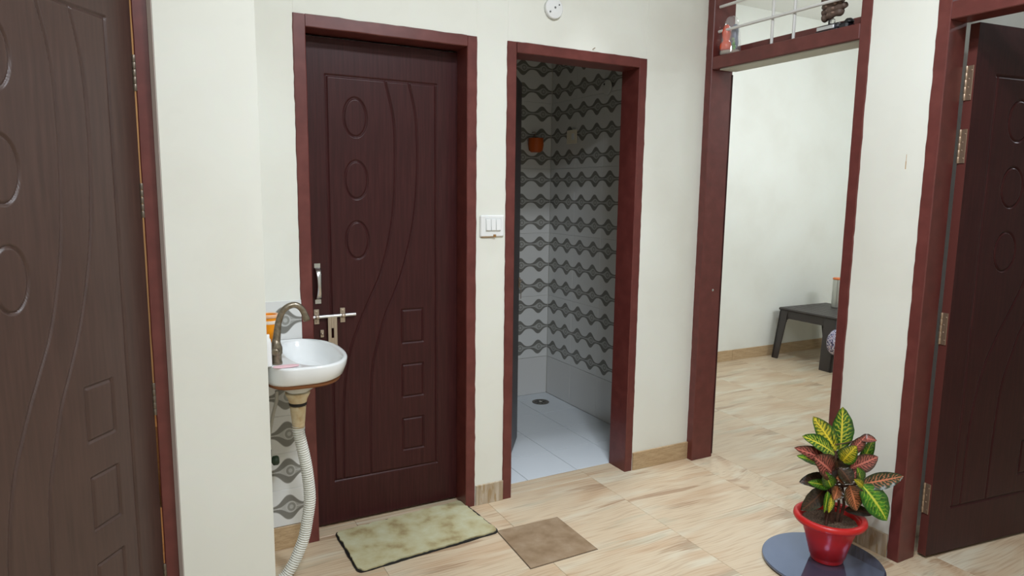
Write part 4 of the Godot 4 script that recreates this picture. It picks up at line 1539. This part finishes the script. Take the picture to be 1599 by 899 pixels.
func croton() -> void:
	M.croton = []
	for k in 7:
		var lm := img_mat(leaf_image(k), 0.3)
		lm.backlight_enabled = true
		lm.backlight = Color(0.12, 0.14, 0.06)
		M.croton.append(lm)
	var y0 := 0.0165
	var base := Vector3(1.803, y0, 1.083)
	# pot
	var pot := thing("flower_pot", base, "red plastic flower pot with a wide rim on the blue glass plate", "flower pot")
	var red := mat(col(196, 30, 30), 0.34)
	var st := new_st()
	lathe(st, base, [[0.0, 0.0], [0.056, 0.0], [0.06, 0.003], [0.0655, 0.03], [0.069, 0.034], [0.072, 0.05], [0.0745, 0.062], [0.083, 0.095], [0.094, 0.118], [0.098, 0.15], [0.104, 0.16], [0.108, 0.162]], 48)
	lathe(st, base, [[0.112, 0.176], [0.103, 0.168], [0.09, 0.11], [0.066, 0.02], [0.0, 0.02]], 48)
	obj("body", st, red, pot)
	var rm := new_st()
	lathe(rm, base, [[0.104, 0.162], [0.118, 0.158], [0.130, 0.162], [0.1355, 0.172], [0.134, 0.182], [0.126, 0.189], [0.116, 0.187], [0.111, 0.178], [0.108, 0.166], [0.104, 0.162]], 56)
	obj("rim", rm, red, pot)
	var so := new_st()
	var sn := fbm(17, 1.0, 3)
	var rows := []
	for i in 9:
		var rw := PackedVector3Array()
		for k in 40:
			var a := TAU * k / 40
			var r := 0.106 * i / 8.0
			rw.append(base + Vector3(r * cos(a), 0.158 + 0.02 * sn.get_noise_2d(r * cos(a) * 30.0, r * sin(a) * 30.0) * (1.0 - i / 9.0), r * sin(a)))
		rows.append(rw)
	grid(so, rows, true, true)
	var sl := obj("soil", so, tri_mat(noise_tex(256, 0.05, 61, [[0.0, col(48, 36, 28)], [0.5, col(88, 70, 55)], [1.0, col(136, 114, 92)]], 4), Vector3(8, 8, 8), 0.95), pot)
	# plant
	var pl := thing("croton_plant", base + Vector3(0, 0.16, 0), "croton plant with yellow-veined green and pink bronze leaves in the red pot", "plant")
	var rgt := Vector3(cos(deg_to_rad(28.26)), 0, sin(deg_to_rad(28.26)))
	var bk := Vector3(sin(deg_to_rad(28.26)), 0, -cos(deg_to_rad(28.26)))
	# point from (sideways from the pot axis, height, depth away from the viewer)
	var P := func(s: float, y: float, d: float) -> Vector3: return Vector3(1.805, y, 1.083) + rgt * s + bk * d
	var bark := tri_mat(noise_tex(128, 0.06, 71, [[0.0, col(62, 40, 32)], [1.0, col(110, 78, 62)]], 3), Vector3(10, 10, 10), 0.8)
	for q in [[[0.0, 0.165, 0.0], [-0.006, 0.28, 0.005], [-0.003, 0.40, 0.0], [0.0, 0.455, 0.0], 0.02, 0.006], [[0.02, 0.165, -0.012], [0.024, 0.25, -0.012], [0.018, 0.31, -0.005], [0.01, 0.36, 0.0], 0.006, 0.004], [[0.036, 0.165, -0.006], [0.044, 0.25, -0.012], [0.036, 0.32, -0.004], [0.02, 0.37, 0.0], 0.0065, 0.004], [[-0.03, 0.165, -0.03], [-0.026, 0.22, -0.03], [-0.022, 0.27, -0.02], [-0.006, 0.33, 0.0], 0.005, 0.004]]:
		var s := new_st()
		var pts := []
		var rad := []
		for i in 4:
			pts.append(P.call(q[i][0], q[i][1], q[i][2]))
			rad.append(lerpf(q[4], q[5], i / 3.0))
		tube(s, pts, rad, 12)
		obj("stem", s, bark, pl)
	var S := func(px: float) -> float: return (px - 1296.0) / 392.0
	# height above the floor from photograph row, at the plant's distance
	var Y := func(py: float) -> float: return 0.625 - (py - 642.0) * 0.002655
	var V := Vector3(-0.35, 0.35, 0.87).normalized()
	# [base px, tip px, base depth, tip depth, width m, kind, facing, arch, fold, twist]
	var UPV := Vector3(-0.3, 0.75, 0.6).normalized()
	var LV := [
		[1305, 704, 1307, 639, 0.01, 0.03, 0.083, 0, V, 0.02, 0.15, 0.0],
		[1297, 702, 1261, 653, 0.0, 0.02, 0.066, 5, V, 0.03, 0.2, 0.2],
		[1293, 706, 1236, 675, -0.01, -0.04, 0.066, 0, UPV, 0.06, 0.15, 0.0],
		[1303, 716, 1313, 684, -0.02, -0.07, 0.060, 5, UPV, 0.05, 0.3, 0.0],
		[1290, 716, 1222, 690, -0.02, -0.06, 0.055, 1, Vector3(-0.2, 0.2, 0.9).normalized(), 0.03, 0.3, -0.5],
		[1288, 732, 1246, 698, -0.03, -0.09, 0.085, 1, V, 0.05, 0.3, 0.0],
		[1280, 727, 1242, 715, 0.02, 0.03, 0.035, 4, UPV, 0.05, 0.2, 0.0],
		[1316, 706, 1338, 677, 0.0, -0.01, 0.042, 1, V, 0.05, 0.3, 0.3],
		[1330, 684, 1353, 683, 0.0, -0.02, 0.034, 1, UPV, 0.12, 0.3, 0.0],
		[1318, 727, 1355, 706, -0.01, -0.03, 0.062, 1, V, 0.05, 0.2, 0.0],
		[1335, 735, 1354, 681, 0.0, 0.0, 0.042, 4, V, -0.05, 0.3, 0.4],
		[1335, 750, 1392, 732, -0.02, -0.05, 0.058, 2, V, 0.03, 0.2, 0.0],
		[1333, 748, 1368, 797, -0.03, -0.07, 0.092, 4, V, 0.08, 0.1, 0.0],
		[1342, 754, 1378, 772, 0.02, 0.03, 0.044, 2, V, 0.05, 0.2, 0.0],
		[1313, 748, 1323, 784, -0.04, -0.06, 0.082, 6, V, 0.04, 0.2, 0.3],
		[1317, 794, 1359, 799, 0.0, -0.01, 0.040, 3, UPV, 0.12, 0.2, 0.0],
		[1283, 757, 1244, 790, -0.01, -0.03, 0.062, 3, V, 0.10, 0.15, 0.0],
		[1289, 750, 1240, 748, -0.01, -0.02, 0.058, 3, UPV, 0.10, 0.2, 0.0],
		[1288, 752, 1246, 741, -0.03, -0.06, 0.036, 4, V, 0.03, 0.2, 0.0],
		[1286, 752, 1267, 722, -0.04, -0.07, 0.045, 4, Vector3(-0.7, 0.3, 0.6).normalized(), 0.04, 0.3, 0.0],
		[1330, 744, 1316, 716, -0.04, -0.07, 0.040, 4, V, 0.05, 0.3, 0.0],
		[1332, 748, 1311, 733, -0.05, -0.08, 0.032, 5, V, 0.05, 0.3, 0.0],
		[1302, 740, 1292, 712, 0.0, -0.03, 0.07, 3, V, 0.05, 0.3, 0.0],
		[1300, 735, 1318, 700, 0.02, 0.03, 0.07, 3, V, 0.05, 0.3, 0.0],
		[1302, 742, 1286, 733, -0.05, -0.07, 0.04, 6, UPV, 0.05, 0.3, 0.0],
		[1304, 742, 1322, 722, -0.04, -0.06, 0.04, 1, UPV, 0.05, 0.3, 0.0],
		[1281, 758, 1276, 790, -0.04, -0.05, 0.032, 4, V, 0.04, 0.3, 0.4],
		[1287, 760, 1283, 790, -0.045, -0.05, 0.024, 5, V, 0.04, 0.3, -0.4],
		[1298, 752, 1287, 768, -0.03, -0.06, 0.05, 6, V, 0.06, 0.3, 0.0],
		[1296, 722, 1310, 742, -0.04, -0.07, 0.055, 3, V, 0.08, 0.3, 0.0],
		[1320, 742, 1345, 722, 0.03, 0.06, 0.05, 3, V, 0.08, 0.3, 0.0],
		[1284, 742, 1262, 762, 0.03, 0.05, 0.05, 3, V, 0.08, 0.3, 0.0],
	]
	for l in LV:
		plant_leaf(pl, P.call(S.call(l[0]), Y.call(l[1]), l[4]), P.call(S.call(l[2]), Y.call(l[3]), l[5]), l[6] * 1.14, l[7], l[8], l[9], l[10], l[11])
	# short stalks joining each leaf to the trunk
	for l in LV:
		var s := new_st()
		var a: Vector3 = P.call(S.call(l[0]), Y.call(l[1]), l[4])
		var yb: float = clampf(Y.call(l[1]) - 0.02, 0.25, 0.49)
		var tr: Vector3 = P.call(-0.003, yb, 0.0)
		if a.distance_to(tr) < 0.012: continue
		tube(s, [tr, (a + tr) / 2 + Vector3(0, -0.004, 0), a], 0.0022, 6)
		obj("stalk", s, bark, pl)
